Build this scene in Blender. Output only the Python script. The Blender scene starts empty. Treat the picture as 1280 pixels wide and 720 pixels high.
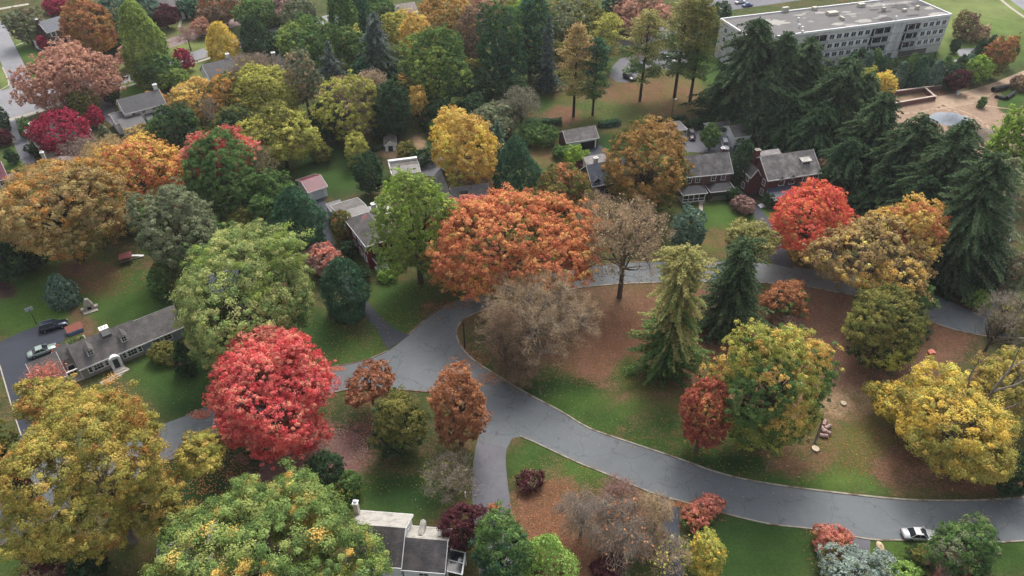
import bpy, math, random
import numpy as np
from mathutils import Vector
from mathutils.geometry import tessellate_polygon

SC = bpy.context.scene
COL = SC.collection
R = math.radians

# ------------------------------------------------------------------ camera
FOC, PITCH, CAMH = 920.0, R(39.0), 94.0        # focal length in pixels of a 1280 px wide frame
CY, SY = math.cos(PITCH), math.sin(PITCH)


def P(x, y, z=0.0):
    """point at height z that the 1280x720 photograph shows at (x, y)"""
    a = (x - 640) / FOC
    b = (y - 360) / FOC
    dy, dz = CY - b * SY, -SY - b * CY
    t = (z - CAMH) / dz
    return Vector((a * t, dy * t, z))


def ppm(x, y, z):
    """pixels per metre (1280 px frame) at world point"""
    return FOC / (y * CY - (z - CAMH) * SY)


# ------------------------------------------------------------------ materials
def srgb(c):
    out = []
    for v in c[:3]:
        v = v / 255.0
        out.append(v / 12.92 if v <= 0.04045 else ((v + 0.055) / 1.055) ** 2.4)
    return out


MATS = {}


def new_mat(name):
    m = bpy.data.materials.new(name)
    m.use_nodes = True
    nt = m.node_tree
    b = nt.nodes['Principled BSDF']
    MATS[name] = m
    return m, nt, b


def N(nt, t, **kw):
    n = nt.nodes.new(t)
    for k, v in kw.items():
        setattr(n, k, v)
    return n


def coord(nt, kind='Object', scale=(1, 1, 1)):
    tc = N(nt, 'ShaderNodeTexCoord')
    mp = N(nt, 'ShaderNodeMapping')
    mp.inputs['Scale'].default_value = scale
    nt.links.new(tc.outputs[kind], mp.inputs['Vector'])
    return mp.outputs['Vector']


def noise(nt, vec, scale, detail=4, rough=0.6):
    n = N(nt, 'ShaderNodeTexNoise')
    n.inputs['Scale'].default_value = scale
    n.inputs['Detail'].default_value = detail
    n.inputs['Roughness'].default_value = rough
    if vec is not None:
        nt.links.new(vec, n.inputs['Vector'])
    return n.outputs['Fac']


def mul(nt, col, fac, lo, hi, f0=0.3, f1=0.7):
    """colour times a value mapped from fac"""
    mr = N(nt, 'ShaderNodeMapRange')
    mr.inputs['From Min'].default_value = f0
    mr.inputs['From Max'].default_value = f1
    mr.inputs['To Min'].default_value = lo
    mr.inputs['To Max'].default_value = hi
    nt.links.new(fac, mr.inputs['Value'])
    v = N(nt, 'ShaderNodeVectorMath', operation='SCALE')
    nt.links.new(col, v.inputs[0])
    nt.links.new(mr.outputs[0], v.inputs['Scale'])
    return v.outputs[0]


def mix(nt, fac, a, b):
    m = N(nt, 'ShaderNodeMix', data_type='RGBA')
    nt.links.new(fac, m.inputs[0]) if not isinstance(fac, float) else setattr(m.inputs[0], 'default_value', fac)
    for s, v in ((6, a), (7, b)):
        if isinstance(v, (tuple, list)):
            m.inputs[s].default_value = (*v[:3], 1)
        else:
            nt.links.new(v, m.inputs[s])
    return m.outputs[2]


def surf(name, rgb, rough=0.8, var=0.25, scale=1.5, spec=0.3, rgb2=None, s2=0.25, bump=0.0, stretch=(1, 1, 1), metal=0.0, kind='Object'):
    """plain procedural surface: two scales of noise over one colour, optional second colour in patches"""
    if name in MATS:
        return MATS[name]
    m, nt, b = new_mat(name)
    v = coord(nt, kind, stretch)
    c = N(nt, 'ShaderNodeRGB')
    c.outputs[0].default_value = (*srgb(rgb), 1)
    col = c.outputs[0]
    if rgb2:
        rr = N(nt, 'ShaderNodeMapRange')
        rr.inputs['From Min'].default_value = 0.48
        rr.inputs['From Max'].default_value = 0.62
        nt.links.new(noise(nt, v, s2, 5), rr.inputs['Value'])
        col = mix(nt, rr.outputs[0], col, tuple(srgb(rgb2)))
    f = noise(nt, v, scale, 6, 0.7)
    col = mul(nt, col, f, 1 - var, 1 + var)
    nt.links.new(col, b.inputs['Base Color'])
    b.inputs['Roughness'].default_value = rough
    b.inputs['Specular IOR Level'].default_value = spec
    b.inputs['Metallic'].default_value = metal
    if bump:
        bp = N(nt, 'ShaderNodeBump')
        bp.inputs['Strength'].default_value = bump
        bp.inputs['Distance'].default_value = 0.05
        nt.links.new(noise(nt, v, scale * 3, 4), bp.inputs['Height'])
        nt.links.new(bp.outputs[0], b.inputs['Normal'])
    return m


def brick(name, c1, c2, mortar):
    if name in MATS:
        return MATS[name]
    m, nt, b = new_mat(name)
    tc = N(nt, 'ShaderNodeTexCoord')
    # bricks run round the wall: use the horizontal run (x+y) and the height
    sx = N(nt, 'ShaderNodeSeparateXYZ')
    nt.links.new(tc.outputs['Object'], sx.inputs[0])
    ad = N(nt, 'ShaderNodeMath', operation='ADD')
    nt.links.new(sx.outputs[0], ad.inputs[0])
    nt.links.new(sx.outputs[1], ad.inputs[1])
    cb = N(nt, 'ShaderNodeCombineXYZ')
    nt.links.new(ad.outputs[0], cb.inputs[0])
    nt.links.new(sx.outputs[2], cb.inputs[1])
    bt = N(nt, 'ShaderNodeTexBrick')
    bt.inputs['Scale'].default_value = 4.0
    bt.inputs['Color1'].default_value = (*srgb(c1), 1)
    bt.inputs['Color2'].default_value = (*srgb(c2), 1)
    bt.inputs['Mortar'].default_value = (*srgb(mortar), 1)
    bt.inputs['Mortar Size'].default_value = 0.012
    nt.links.new(cb.outputs[0], bt.inputs['Vector'])
    col = mul(nt, bt.outputs['Color'], noise(nt, tc.outputs['Object'], 0.8, 5), 0.7, 1.3)
    nt.links.new(col, b.inputs['Base Color'])
    b.inputs['Roughness'].default_value = 0.85
    return m


def shingle(name, rgb, rgb2=None, var=0.35):
    """roof: courses across the slope, per-tab variation, weathering stains"""
    if name in MATS:
        return MATS[name]
    m, nt, b = new_mat(name)
    uv = N(nt, 'ShaderNodeUVMap')
    bt = N(nt, 'ShaderNodeTexBrick')
    bt.inputs['Scale'].default_value = 1.0
    bt.inputs['Brick Width'].default_value = 0.75
    bt.inputs['Row Height'].default_value = 0.32
    bt.inputs['Mortar Size'].default_value = 0.03
    a = srgb(rgb)
    bt.inputs['Color1'].default_value = (*[v * 1.2 for v in a], 1)
    bt.inputs['Color2'].default_value = (*[v * 0.82 for v in a], 1)
    bt.inputs['Mortar'].default_value = (*[v * 0.6 for v in a], 1)
    nt.links.new(uv.outputs[0], bt.inputs['Vector'])
    v = coord(nt, 'Object')
    col = bt.outputs['Color']
    if rgb2:
        rr = N(nt, 'ShaderNodeMapRange')
        rr.inputs['From Min'].default_value = 0.45
        rr.inputs['From Max'].default_value = 0.65
        vs = coord(nt, 'Object', (1, 1, 0.4))
        nt.links.new(noise(nt, vs, 0.7, 6, 0.7), rr.inputs['Value'])
        col = mix(nt, rr.outputs[0], col, tuple(srgb(rgb2)))
    col = mul(nt, col, noise(nt, v, 0.35, 6, 0.7), 1 - var, 1 + var)
    col = mul(nt, col, noise(nt, v, 6, 2, 0.7), 0.85, 1.15)
    nt.links.new(col, b.inputs['Base Color'])
    b.inputs['Roughness'].default_value = 0.48
    b.inputs['Specular IOR Level'].default_value = 0.5
    return m


def foliage_mat():
    m, nt, b = new_mat('foliage')
    at = N(nt, 'ShaderNodeAttribute', attribute_name='leafcol')
    df = N(nt, 'ShaderNodeBsdfDiffuse')
    tr = N(nt, 'ShaderNodeBsdfTranslucent')
    ms = N(nt, 'ShaderNodeMixShader')
    ms.inputs[0].default_value = 0.3
    nt.links.new(at.outputs['Color'], df.inputs[0])
    nt.links.new(at.outputs['Color'], tr.inputs[0])
    nt.links.new(df.outputs[0], ms.inputs[1])
    nt.links.new(tr.outputs[0], ms.inputs[2])
    nt.links.new(ms.outputs[0], nt.nodes['Material Output'].inputs['Surface'])
    return m


FOL = foliage_mat()
BARK = surf('bark', (92, 80, 68), 0.95, 0.4, 3, stretch=(1, 1, .3))
BARKG = surf('grey_bark', (128, 118, 106), 0.95, 0.35, 3, stretch=(1, 1, .3))
BARKD = surf('dark_bark', (62, 52, 45), 0.95, 0.35, 3, stretch=(1, 1, .3))
WHITE = surf('white_paint', (234, 234, 234), 0.6, 0.07, 1.2)
CREAM = surf('cream_render', (196, 190, 176), 0.8, 0.12, 1.2)
GREYW = surf('grey_stone_wall', (150, 146, 138), 0.9, 0.25, 3)
BLUEW = surf('pale_blue_siding', (150, 162, 178), 0.8, 0.1, 1.2)
BRICK = brick('red_brick', (112, 52, 52), (86, 38, 40), (120, 95, 90))
BRICKP = brick('dusky_brick', (118, 76, 74), (92, 62, 62), (135, 120, 115))
REDW = surf('dark_red_siding', (120, 30, 42), 0.7, 0.15, 1.5)
GLASS = surf('window_glass', (38, 44, 52), 0.12, 0.2, 1, spec=0.8)
DARK = surf('dark_opening', (30, 28, 28), 0.9, 0.2, 1)
ROOF_G = shingle('grey_shingles', (92, 88, 86), (110, 104, 100))
ROOF_D = shingle('charcoal_shingles', (70, 70, 73))
ROOF_B = shingle('slate_blue_shingles', (86, 92, 106), (100, 105, 116))
ROOF_N = shingle('navy_shingles', (58, 66, 86))
ROOF_BR = shingle('brown_shingles', (112, 96, 90), (128, 112, 104))
ROOF_M = shingle('maroon_shingles', (122, 58, 72), (104, 60, 66))
ROOF_W = surf('pale_roof', (172, 168, 161), 0.6, 0.2, 2.5, rgb2=(144, 140, 134), s2=.8, spec=.5)  # plain pale roof tone, shared by flat roofs and the bottom house's rear slopes
ROOF_O = shingle('weathered_shingles', (108, 102, 100), (132, 125, 121))
ROOF_X = shingle('mottled_dark_shingles', (74, 71, 72), (98, 90, 88))
STEPM = surf('concrete', (178, 170, 160), 0.9, 0.15, 2)
BLACKM = surf('black_metal', (34, 34, 36), 0.5, 0.1, 2)
TYRE = surf('tyre_rubber', (26, 26, 28), 0.9, 0.1, 2)
RIM = surf('alloy', (170, 172, 176), 0.35, 0.05, 2, metal=.8)
WOOD = surf('weathered_wood', (140, 118, 96), 0.9, 0.25, 3)


def paint(name, rgb, metal=0.3):
    if name in MATS:
        return MATS[name]
    m, nt, b = new_mat(name)
    c = N(nt, 'ShaderNodeRGB')
    c.outputs[0].default_value = (*srgb(rgb), 1)
    nt.links.new(mul(nt, c.outputs[0], noise(nt, coord(nt), 2, 3), .93, 1.05), b.inputs['Base Color'])
    b.inputs['Roughness'].default_value = 0.3
    b.inputs['Metallic'].default_value = metal
    b.inputs['Coat Weight'].default_value = 0.6
    return m


# ------------------------------------------------------------------ object helpers
def tag(o, label=None, cat=None, group=None, kind=None):
    if label: o['label'] = label
    if cat: o['category'] = cat
    if group: o['group'] = group
    if kind: o['kind'] = kind
    return o


def empty(name, loc, rz=0.0):
    o = bpy.data.objects.new(name, None)
    o.empty_display_size = 0.5
    COL.objects.link(o)
    o.location = loc
    o.rotation_euler = (0, 0, rz)
    return o


class MB:
    """collects faces of one mesh; every face keeps its material slot and gets a metre-scaled UV"""

    def __init__(s):
        s.v, s.f, s.m = [], [], []

    def add(s, vs, fs, mi=0):
        o = len(s.v)
        s.v += [tuple(p) for p in vs]
        s.f += [tuple(i + o for i in f) for f in fs]
        s.m += [mi] * len(fs)
        return s

    def box(s, x0, x1, y0, y1, z0, z1, mi=0):
        return s.add([(x0, y0, z0), (x1, y0, z0), (x1, y1, z0), (x0, y1, z0), (x0, y0, z1), (x1, y0, z1), (x1, y1, z1), (x0, y1, z1)],
                     [(0, 3, 2, 1), (4, 5, 6, 7), (0, 1, 5, 4), (1, 2, 6, 5), (2, 3, 7, 6), (3, 0, 4, 7)], mi)

    def prism(s, poly, ax, a0, a1, mi=0):
        """2-D polygon extruded along axis ax ('x': poly is (y,z); 'y': poly is (x,z); 'z': (x,y))"""
        n = len(poly)
        def pt(p, a):
            return {'x': (a, p[0], p[1]), 'y': (p[0], a, p[1]), 'z': (p[0], p[1], a)}[ax]
        vs = [pt(p, a0) for p in poly] + [pt(p, a1) for p in poly]
        fs = [tuple(range(n))[::-1], tuple(range(n, 2 * n))] + [(i, (i + 1) % n, n + (i + 1) % n, n + i) for i in range(n)]
        return s.add(vs, fs, mi)

    def tube(s, pts, rad, n=6, mi=0, cap=True):
        pts = [Vector(p) for p in pts]
        if not isinstance(rad, (list, tuple)): rad = [rad] * len(pts)
        o = len(s.v)
        for i, p in enumerate(pts):
            d = (pts[min(i + 1, len(pts) - 1)] - pts[max(i - 1, 0)]).normalized()
            a = d.cross(Vector((0, 0, 1)) if abs(d.z) < .9 else Vector((1, 0, 0))).normalized()
            b = d.cross(a)
            for k in range(n):
                t = 2 * math.pi * k / n
                s.v.append(tuple(p + (a * math.cos(t) + b * math.sin(t)) * rad[i]))
        for i in range(len(pts) - 1):
            for k in range(n):
                s.f.append((o + i * n + k, o + i * n + (k + 1) % n, o + (i + 1) * n + (k + 1) % n, o + (i + 1) * n + k))
                s.m.append(mi)
        if cap:
            s.f.append(tuple(o + k for k in range(n))); s.m.append(mi)
            s.f.append(tuple(o + (len(pts) - 1) * n + k for k in range(n))[::-1]); s.m.append(mi)
        return s

    def build(s, name, mat, parent=None, smooth=False, bevel=0, uv=False):
        me = bpy.data.meshes.new(name)
        me.from_pydata(s.v, [], s.f)
        mats = mat if isinstance(mat, (list, tuple)) else [mat]
        for m in mats: me.materials.append(m)
        if len(mats) > 1: me.polygons.foreach_set('material_index', s.m)
        if smooth: me.polygons.foreach_set('use_smooth', [True] * len(me.polygons))
        me.update()
        if uv:
            ul = me.uv_layers.new(name='UVMap')
            for p in me.polygons:
                n = p.normal
                h = Vector((n.y, -n.x, 0))
                h = h.normalized() if h.length > 1e-3 else Vector((1, 0, 0))
                g = n.cross(h)
                for li in p.loop_indices:
                    co = me.vertices[me.loops[li].vertex_index].co
                    ul.data[li].uv = (co.dot(h), co.dot(g))
        o = bpy.data.objects.new(name, me)
        COL.objects.link(o)
        if parent is not None: o.parent = parent
        if bevel:
            b = o.modifiers.new('bevel', 'BEVEL')
            b.width = bevel
            b.segments = 2
            b.limit_method = 'ANGLE'
        return o


def catmull(pts, step=1.5, closed=False):
    """smooth world polyline through points"""
    out = []
    n = len(pts)
    for i in range(n - 1):
        p0, p1, p2, p3 = pts[max(i - 1, 0)], pts[i], pts[i + 1], pts[min(i + 2, n - 1)]
        k = max(1, int((p2 - p1).length / step))
        for j in range(k):
            t = j / k
            out.append(0.5 * ((2 * p1) + (p2 - p0) * t + (2 * p0 - 5 * p1 + 4 * p2 - p3) * t * t + (3 * p1 - p0 - 3 * p2 + p3) * t ** 3))
    out.append(pts[-1].copy())
    return out


def sheet(name, poly, z, mat, kind='structure'):
    """flat polygon (world points) as one sheet with a thin edge"""
    poly = [Vector((p[0], p[1], z)) for p in poly]
    tris = tessellate_polygon([poly])
    me = bpy.data.meshes.new(name)
    me.from_pydata([tuple(p) for p in poly], [], [tuple(t) for t in tris])
    me.materials.append(mat)
    me.update()
    if sum(p.normal.z for p in me.polygons) < 0: me.flip_normals()
    o = bpy.data.objects.new(name, me)
    COL.objects.link(o)
    if kind: o['kind'] = kind
    return o


def ribbon(mb, pts, w, z0, z1, off=0.0):
    """kerb-like box section swept along pts"""
    n = len(pts)
    L = []
    for i, p in enumerate(pts):
        d = (pts[min(i + 1, n - 1)] - pts[max(i - 1, 0)])
        d.z = 0
        d.normalize()
        q = Vector((-d.y, d.x, 0))
        L.append((p + q * (off - w / 2), p + q * (off + w / 2)))
    vs = []
    for a, b in L:
        vs += [(a.x, a.y, z0), (a.x, a.y, z1), (b.x, b.y, z1), (b.x, b.y, z0)]
    fs = []
    for i in range(n - 1):
        o = i * 4
        fs += [(o, o + 1, o + 5, o + 4), (o + 1, o + 2, o + 6, o + 5), (o + 2, o + 3, o + 7, o + 6)]
    mb.add(vs, fs)
    return mb

# ------------------------------------------------------------------ foliage
def quads(name, cen, nrm, w, h, col, parent, along=None, mat=None):
    """N little faces in one mesh; nrm = face normals, along = optional long direction"""
    n = len(cen)
    nrm = nrm / (np.linalg.norm(nrm, axis=1, keepdims=True) + 1e-9)
    if along is None:
        along = RG.normal(size=(n, 3))
    t = along - nrm * np.sum(along * nrm, axis=1, keepdims=True)
    t /= (np.linalg.norm(t, axis=1, keepdims=True) + 1e-9)
    b = np.cross(nrm, t)
    t = t * (h / 2)[:, None]
    b = b * (w / 2)[:, None]
    # pointed lozenge-like leaf spray rather than a square card
    v = np.stack([cen - t, cen + b * 1.1 - t * .1, cen + t, cen - b * 1.1 + t * .15], axis=1).reshape(-1, 3)
    me = bpy.data.meshes.new(name)
    me.vertices.add(4 * n)
    me.loops.add(4 * n)
    me.polygons.add(n)
    me.vertices.foreach_set('co', v.astype(np.float32).ravel())
    me.loops.foreach_set('vertex_index', np.arange(4 * n, dtype=np.int32))
    me.polygons.foreach_set('loop_start', np.arange(0, 4 * n, 4, dtype=np.int32))
    at = me.attributes.new('leafcol', 'FLOAT_COLOR', 'FACE')
    c = np.ones((n, 4), dtype=np.float32)
    c[:, :3] = np.clip(col, 0.004, 0.9)
    at.data.foreach_set('color', c.ravel())
    me.materials.append(mat or FOL)
    me.update(calc_edges=True)
    o = bpy.data.objects.new(name, me)
    COL.objects.link(o)
    o.parent = parent
    return o


def unit(n, r=None):
    v = RG.normal(size=(n, 3))
    return v / np.linalg.norm(v, axis=1, keepdims=True)


FOLK = 1.32
PAL = {
    'brick':   [(160, 76, 60), (146, 64, 54), (174, 92, 66)],
    'gold':    [(170, 156, 58), (152, 142, 54), (132, 130, 52), (178, 152, 62)],
    'goldor':  [(190, 140, 60), (176, 120, 50), (150, 120, 45)],
    'olive':   [(108, 108, 44), (92, 98, 42), (126, 118, 50)],
    'lime': [(142, 160, 62), (124, 146, 58), (108, 130, 54)],
    'green':   [(82, 112, 52), (66, 98, 46), (96, 124, 58)],
    'puff': [(120, 142, 66), (100, 126, 56), (138, 150, 70), (88, 114, 54)],
    'pale':    [(150, 160, 84), (128, 146, 76), (108, 130, 66), (160, 164, 90)],
    'dark': [(52, 76, 46), (42, 64, 40), (62, 86, 52)],
    'teal':    [(56, 92, 64), (46, 80, 56), (68, 106, 72)],
    'blueg':   [(84, 112, 92), (70, 98, 82), (100, 124, 100)],
    'conif': [(60, 82, 52), (50, 70, 46), (72, 94, 58), (84, 102, 64)],
    'greyc':   [(86, 100, 92), (74, 88, 82), (98, 110, 100)],
    'sage':    [(112, 120, 84), (98, 108, 76), (124, 130, 94)],
    'red':     [(216, 84, 82), (226, 104, 94), (200, 58, 62), (222, 124, 98)],
    'redor': [(228, 92, 72), (220, 104, 62), (210, 74, 66), (228, 126, 68)],
    'orange': [(208, 132, 74), (198, 116, 68), (206, 146, 76), (190, 104, 66)],
    'rust': [(168, 108, 66), (152, 94, 58), (180, 120, 72)],
    'copper': [(150, 96, 66), (138, 84, 58), (160, 106, 68)],
    'pinkbr': [(186, 134, 110), (174, 122, 100), (192, 144, 116)],
    'amber': [(212, 170, 70), (200, 154, 64), (218, 180, 82), (188, 154, 64)],
    'yellow':  [(214, 176, 50), (200, 164, 48), (222, 188, 66)],
    'yelgr':   [(160, 160, 58), (146, 150, 56), (172, 166, 66)],
    'crims':   [(150, 34, 62), (134, 30, 54), (164, 46, 70)],
    'maroon':  [(82, 42, 48), (70, 36, 42), (96, 50, 52)],
    'brown':   [(128, 104, 80), (112, 92, 72), (142, 116, 88)],
    'tan':     [(164, 140, 106), (148, 126, 96), (176, 150, 114)],
    'greybr':  [(132, 120, 106), (120, 108, 98), (144, 132, 116)],
    'pinkgr':  [(150, 116, 106), (136, 104, 96), (160, 128, 114)],
    'salmon': [(198, 114, 94), (188, 104, 84), (204, 128, 102)],
    'silver':  [(136, 152, 140), (120, 138, 126), (150, 164, 150)],
    'tanyel': [(166, 144, 82), (150, 130, 76), (176, 148, 84), (158, 126, 78)],
    'goldbr':  [(168, 128, 62), (150, 112, 56), (136, 108, 52), (180, 136, 66)],
    'limec':   [(134, 168, 66), (118, 152, 58), (146, 178, 78)],
    'bright':  [(128, 158, 40), (144, 170, 46), (110, 142, 40)],
    'yelpine': [(150, 146, 76), (134, 134, 70), (164, 152, 84)],
}


def _pal(v):
    c = np.array([srgb(x) for x in v]) ** .92 * FOLK
    g = c @ np.array([.3, .6, .1])
    return c * (1 - DESAT) + g[:, None] * DESAT


DESAT = .13
PALN = {k: _pal(v) for k, v in PAL.items()}


def pick(name, n):
    p = PALN[name]
    return p[RG.integers(0, len(p), n)]


def limb(mb, a, b, r0, r1, bend=0.12, n=5, seg=4):
    a, b = np.array(a, float), np.array(b, float)
    L = np.linalg.norm(b - a)
    off = RG.normal(size=3) * L * bend
    off[2] = abs(off[2])
    pts = [a + (b - a) * t + off * math.sin(math.pi * t) for t in np.linspace(0, 1, seg)]
    mb.tube(pts, [r0 + (r1 - r0) * t for t in np.linspace(0, 1, seg)], n=n, cap=False)
    return pts


def lobes(a, k):
    n = int(min(30, max(8, 7 + a * 2.2)))
    g = math.pi * (3 - math.sqrt(5))
    ph = RG.random() * 6.28
    L = []
    for i in range(n):
        z = 1 - 1.86 * (i + .5) / n
        r = math.sqrt(max(0, 1 - z * z))
        d = np.array([math.cos(ph + g * i) * r, math.sin(ph + g * i) * r, z]) + RG.normal(size=3) * .13
        rad = RG.uniform(.27, .45) + (.06 if a < 4 else 0)
        L.append((d * (1.0 - rad) * RG.uniform(.84, 1.16), rad))
    L.append((np.array([0, 0, -.02]), .66))
    return L


def crown_broad(root, a, c, zc, s, pal, pal2=None, patch=None, pp=.12, dens=1.0, split=0.0, leafmul=1.0, rcm=1.0, name='crown', sparse=False):
    """clumped crown: lobes -> clumps -> leaf sprays. a/c = half width/height, zc centre height, s = leaf size"""
    L = lobes(a, c / a)
    rc = min(.85, 0.04 * a + 0.38) * rcm
    pts, nor, lob = [], [], []
    sc = np.array([a, a, c])
    for li, (lc, lr) in enumerate(L):
        area = 4 * math.pi * (lr * a) ** 2 * (0.4 + .6 * c / a)
        n = int(area / (rc * rc * (1.75 if li < len(L) - 1 else 1.2))) + 4
        d = unit(n)
        p = lc + d * lr
        keep = p[:, 2] > -0.93
        for lj, (mc, mr) in enumerate(L):
            if lj != li:
                keep &= np.linalg.norm(p - mc, axis=1) > mr * .86
        pts.append(p[keep]); nor.append((d * .7 + p * .6)[keep]); lob.append(np.full(keep.sum(), li))
    pts, nor, lob = np.concatenate(pts), np.concatenate(nor), np.concatenate(lob)
    if sparse:
        k = RG.random(len(pts)) < sparse
        pts, nor, lob = pts[k], nor[k], lob[k]
    nc = len(pts)
    nor = nor / sc
    nor /= np.linalg.norm(nor, axis=1, keepdims=True)
    # clump colours
    g = pts[:, 2] * .75 + RG.normal(size=nc) * .22 + split
    lobshift = RG.normal(size=len(L) + 1) * .25
    g = g + lobshift[lob]
    col = pick(pal, nc)
    if pal2:
        c2 = pick(pal2, nc)
        col = np.where((g < 0)[:, None], c2, col)
    if patch:
        lp = RG.random(len(L) + 1) < pp
        sel = lp[lob] & (RG.random(nc) < .7) | (RG.random(nc) < pp * .3)
        col = np.where(sel[:, None], pick(patch, nc), col)
    lobb = RG.uniform(.9, 1.1, len(L) + 1)
    col = col * RG.uniform(.84, 1.16, nc)[:, None] * lobb[lob][:, None]
    # uneven outline: the whole crown is pushed in and out by direction, and single clumps stray outwards
    th = np.arctan2(pts[:, 1], pts[:, 0])
    p1, p2, p3 = RG.uniform(0, 6.28, 3)
    wob = 1 + .11 * np.sin(2 * th + p1) + .08 * np.sin(3 * th + p2) + .06 * np.sin(5 * th + pts[:, 2] * 4 + p3)
    stray = 1 + np.where(RG.random(nc) < .3, RG.random(nc) ** 2 * .16, -RG.random(nc) * .06)
    pts = pts * np.stack([wob * stray, wob * stray, stray], 1)
    C = pts * sc + np.array([0, 0, zc])
    rcs = rc * (.45 + 1.15 * RG.random(nc) ** 1.5)
    nl = int(max(7, min(240, dens * 3.4 * rc * rc / (s * s * leafmul * leafmul) * 1.6)))
    idx = np.repeat(np.arange(nc), nl)
    m = len(idx)
    d = unit(m) + nor[idx] * .6 + np.array([0, 0, .15])
    d /= np.linalg.norm(d, axis=1, keepdims=True)
    rr = RG.random(m) ** .4 * np.where(RG.random(m) < .14, RG.uniform(1, 1.7, m), 1)
    q = C[idx] + d * (rr * rcs[idx])[:, None] * np.array([1.08, 1.08, .7])
    ln = d * 1.1 + nor[idx] * .2 + unit(m) * .6 + np.array([0, 0, .15])
    cl = col[idx] * RG.uniform(.8, 1.2, m)[:, None]
    sz = s * leafmul * RG.uniform(.7, 1.35, m)
    quads(name, q, ln, sz, sz * 1.25, cl, root)
    return L, C, rcs


def skeleton(root, L, C, a, c, zc, tr, bark, clear, fine=0, lean=(0, 0)):
    mb = MB()
    top = np.array([lean[0], lean[1], zc - c * .25])
    n = 7
    base = [np.array([0, 0, -.3]), np.array([0, 0, .25]), np.array([lean[0] * .2, lean[1] * .2, max(1.2, top[2] * .4)]), top]
    mb.tube(base, [tr * 1.7, tr * 1.15, tr * .95, tr * .7], n=8, cap=False)
    sc = np.array([a, a, c])
    hubs = []
    for (lc, lr) in L:
        e = lc * sc * .9 + np.array([0, 0, zc])
        st = base[2] + (top - base[2]) * RG.uniform(.3, 1.0)
        limb(mb, st, e, tr * RG.uniform(.35, .5), tr * .13)
        hubs.append(e)
    hubs = np.array(hubs)
    if fine:
        k = RG.permutation(len(C))[:fine]
        for i in k:
            j = np.argmin(np.linalg.norm(hubs - C[i], axis=1))
            limb(mb, hubs[j] + RG.normal(size=3) * .1, C[i], tr * .14, tr * .05, n=3, seg=3)
    return mb.build('trunk', bark, root, smooth=True)


def twigs(root, C, zc, a, c, pal, per=20, ln=1.2, wd=.055, droop=0.0, leaf=None, leafn=0, name='twigs'):
    nc = len(C)
    ctr = np.array([0, 0, zc - c * .4])
    out = C - ctr
    out /= np.linalg.norm(out, axis=1, keepdims=True) + 1e-6
    idx = np.repeat(np.arange(nc), per)
    m = len(idx)
    d = out[idx] * .7 + unit(m) * .75 + np.array([0, 0, .2 - droop * 2.2])
    d /= np.linalg.norm(d, axis=1, keepdims=True)
    q = C[idx] + unit(m) * (RG.random(m) ** .5 * ln * .8)[:, None] + d * ln * .2
    col = pick(pal, m) * RG.uniform(.75, 1.25, m)[:, None]
    sz = ln * RG.uniform(.6, 1.3, m)
    w = np.full(m, wd) * RG.uniform(.7, 1.4, m)
    nrm = unit(m)
    if leaf:
        k = int(m * leafn)
        q2 = C[RG.integers(0, nc, k)] + unit(k) * (ln * .9)
        q = np.concatenate([q, q2]); nrm = np.concatenate([nrm, unit(k) + np.array([0, 0, .4])])
        col = np.concatenate([col, pick(leaf, k) * RG.uniform(.8, 1.2, k)[:, None]])
        w = np.concatenate([w, np.full(k, .3)]); sz = np.concatenate([sz, np.full(k, .38)])
        d = np.concatenate([d, unit(k)])
    return quads(name, q, nrm, w, sz, col, root, along=d)


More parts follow.
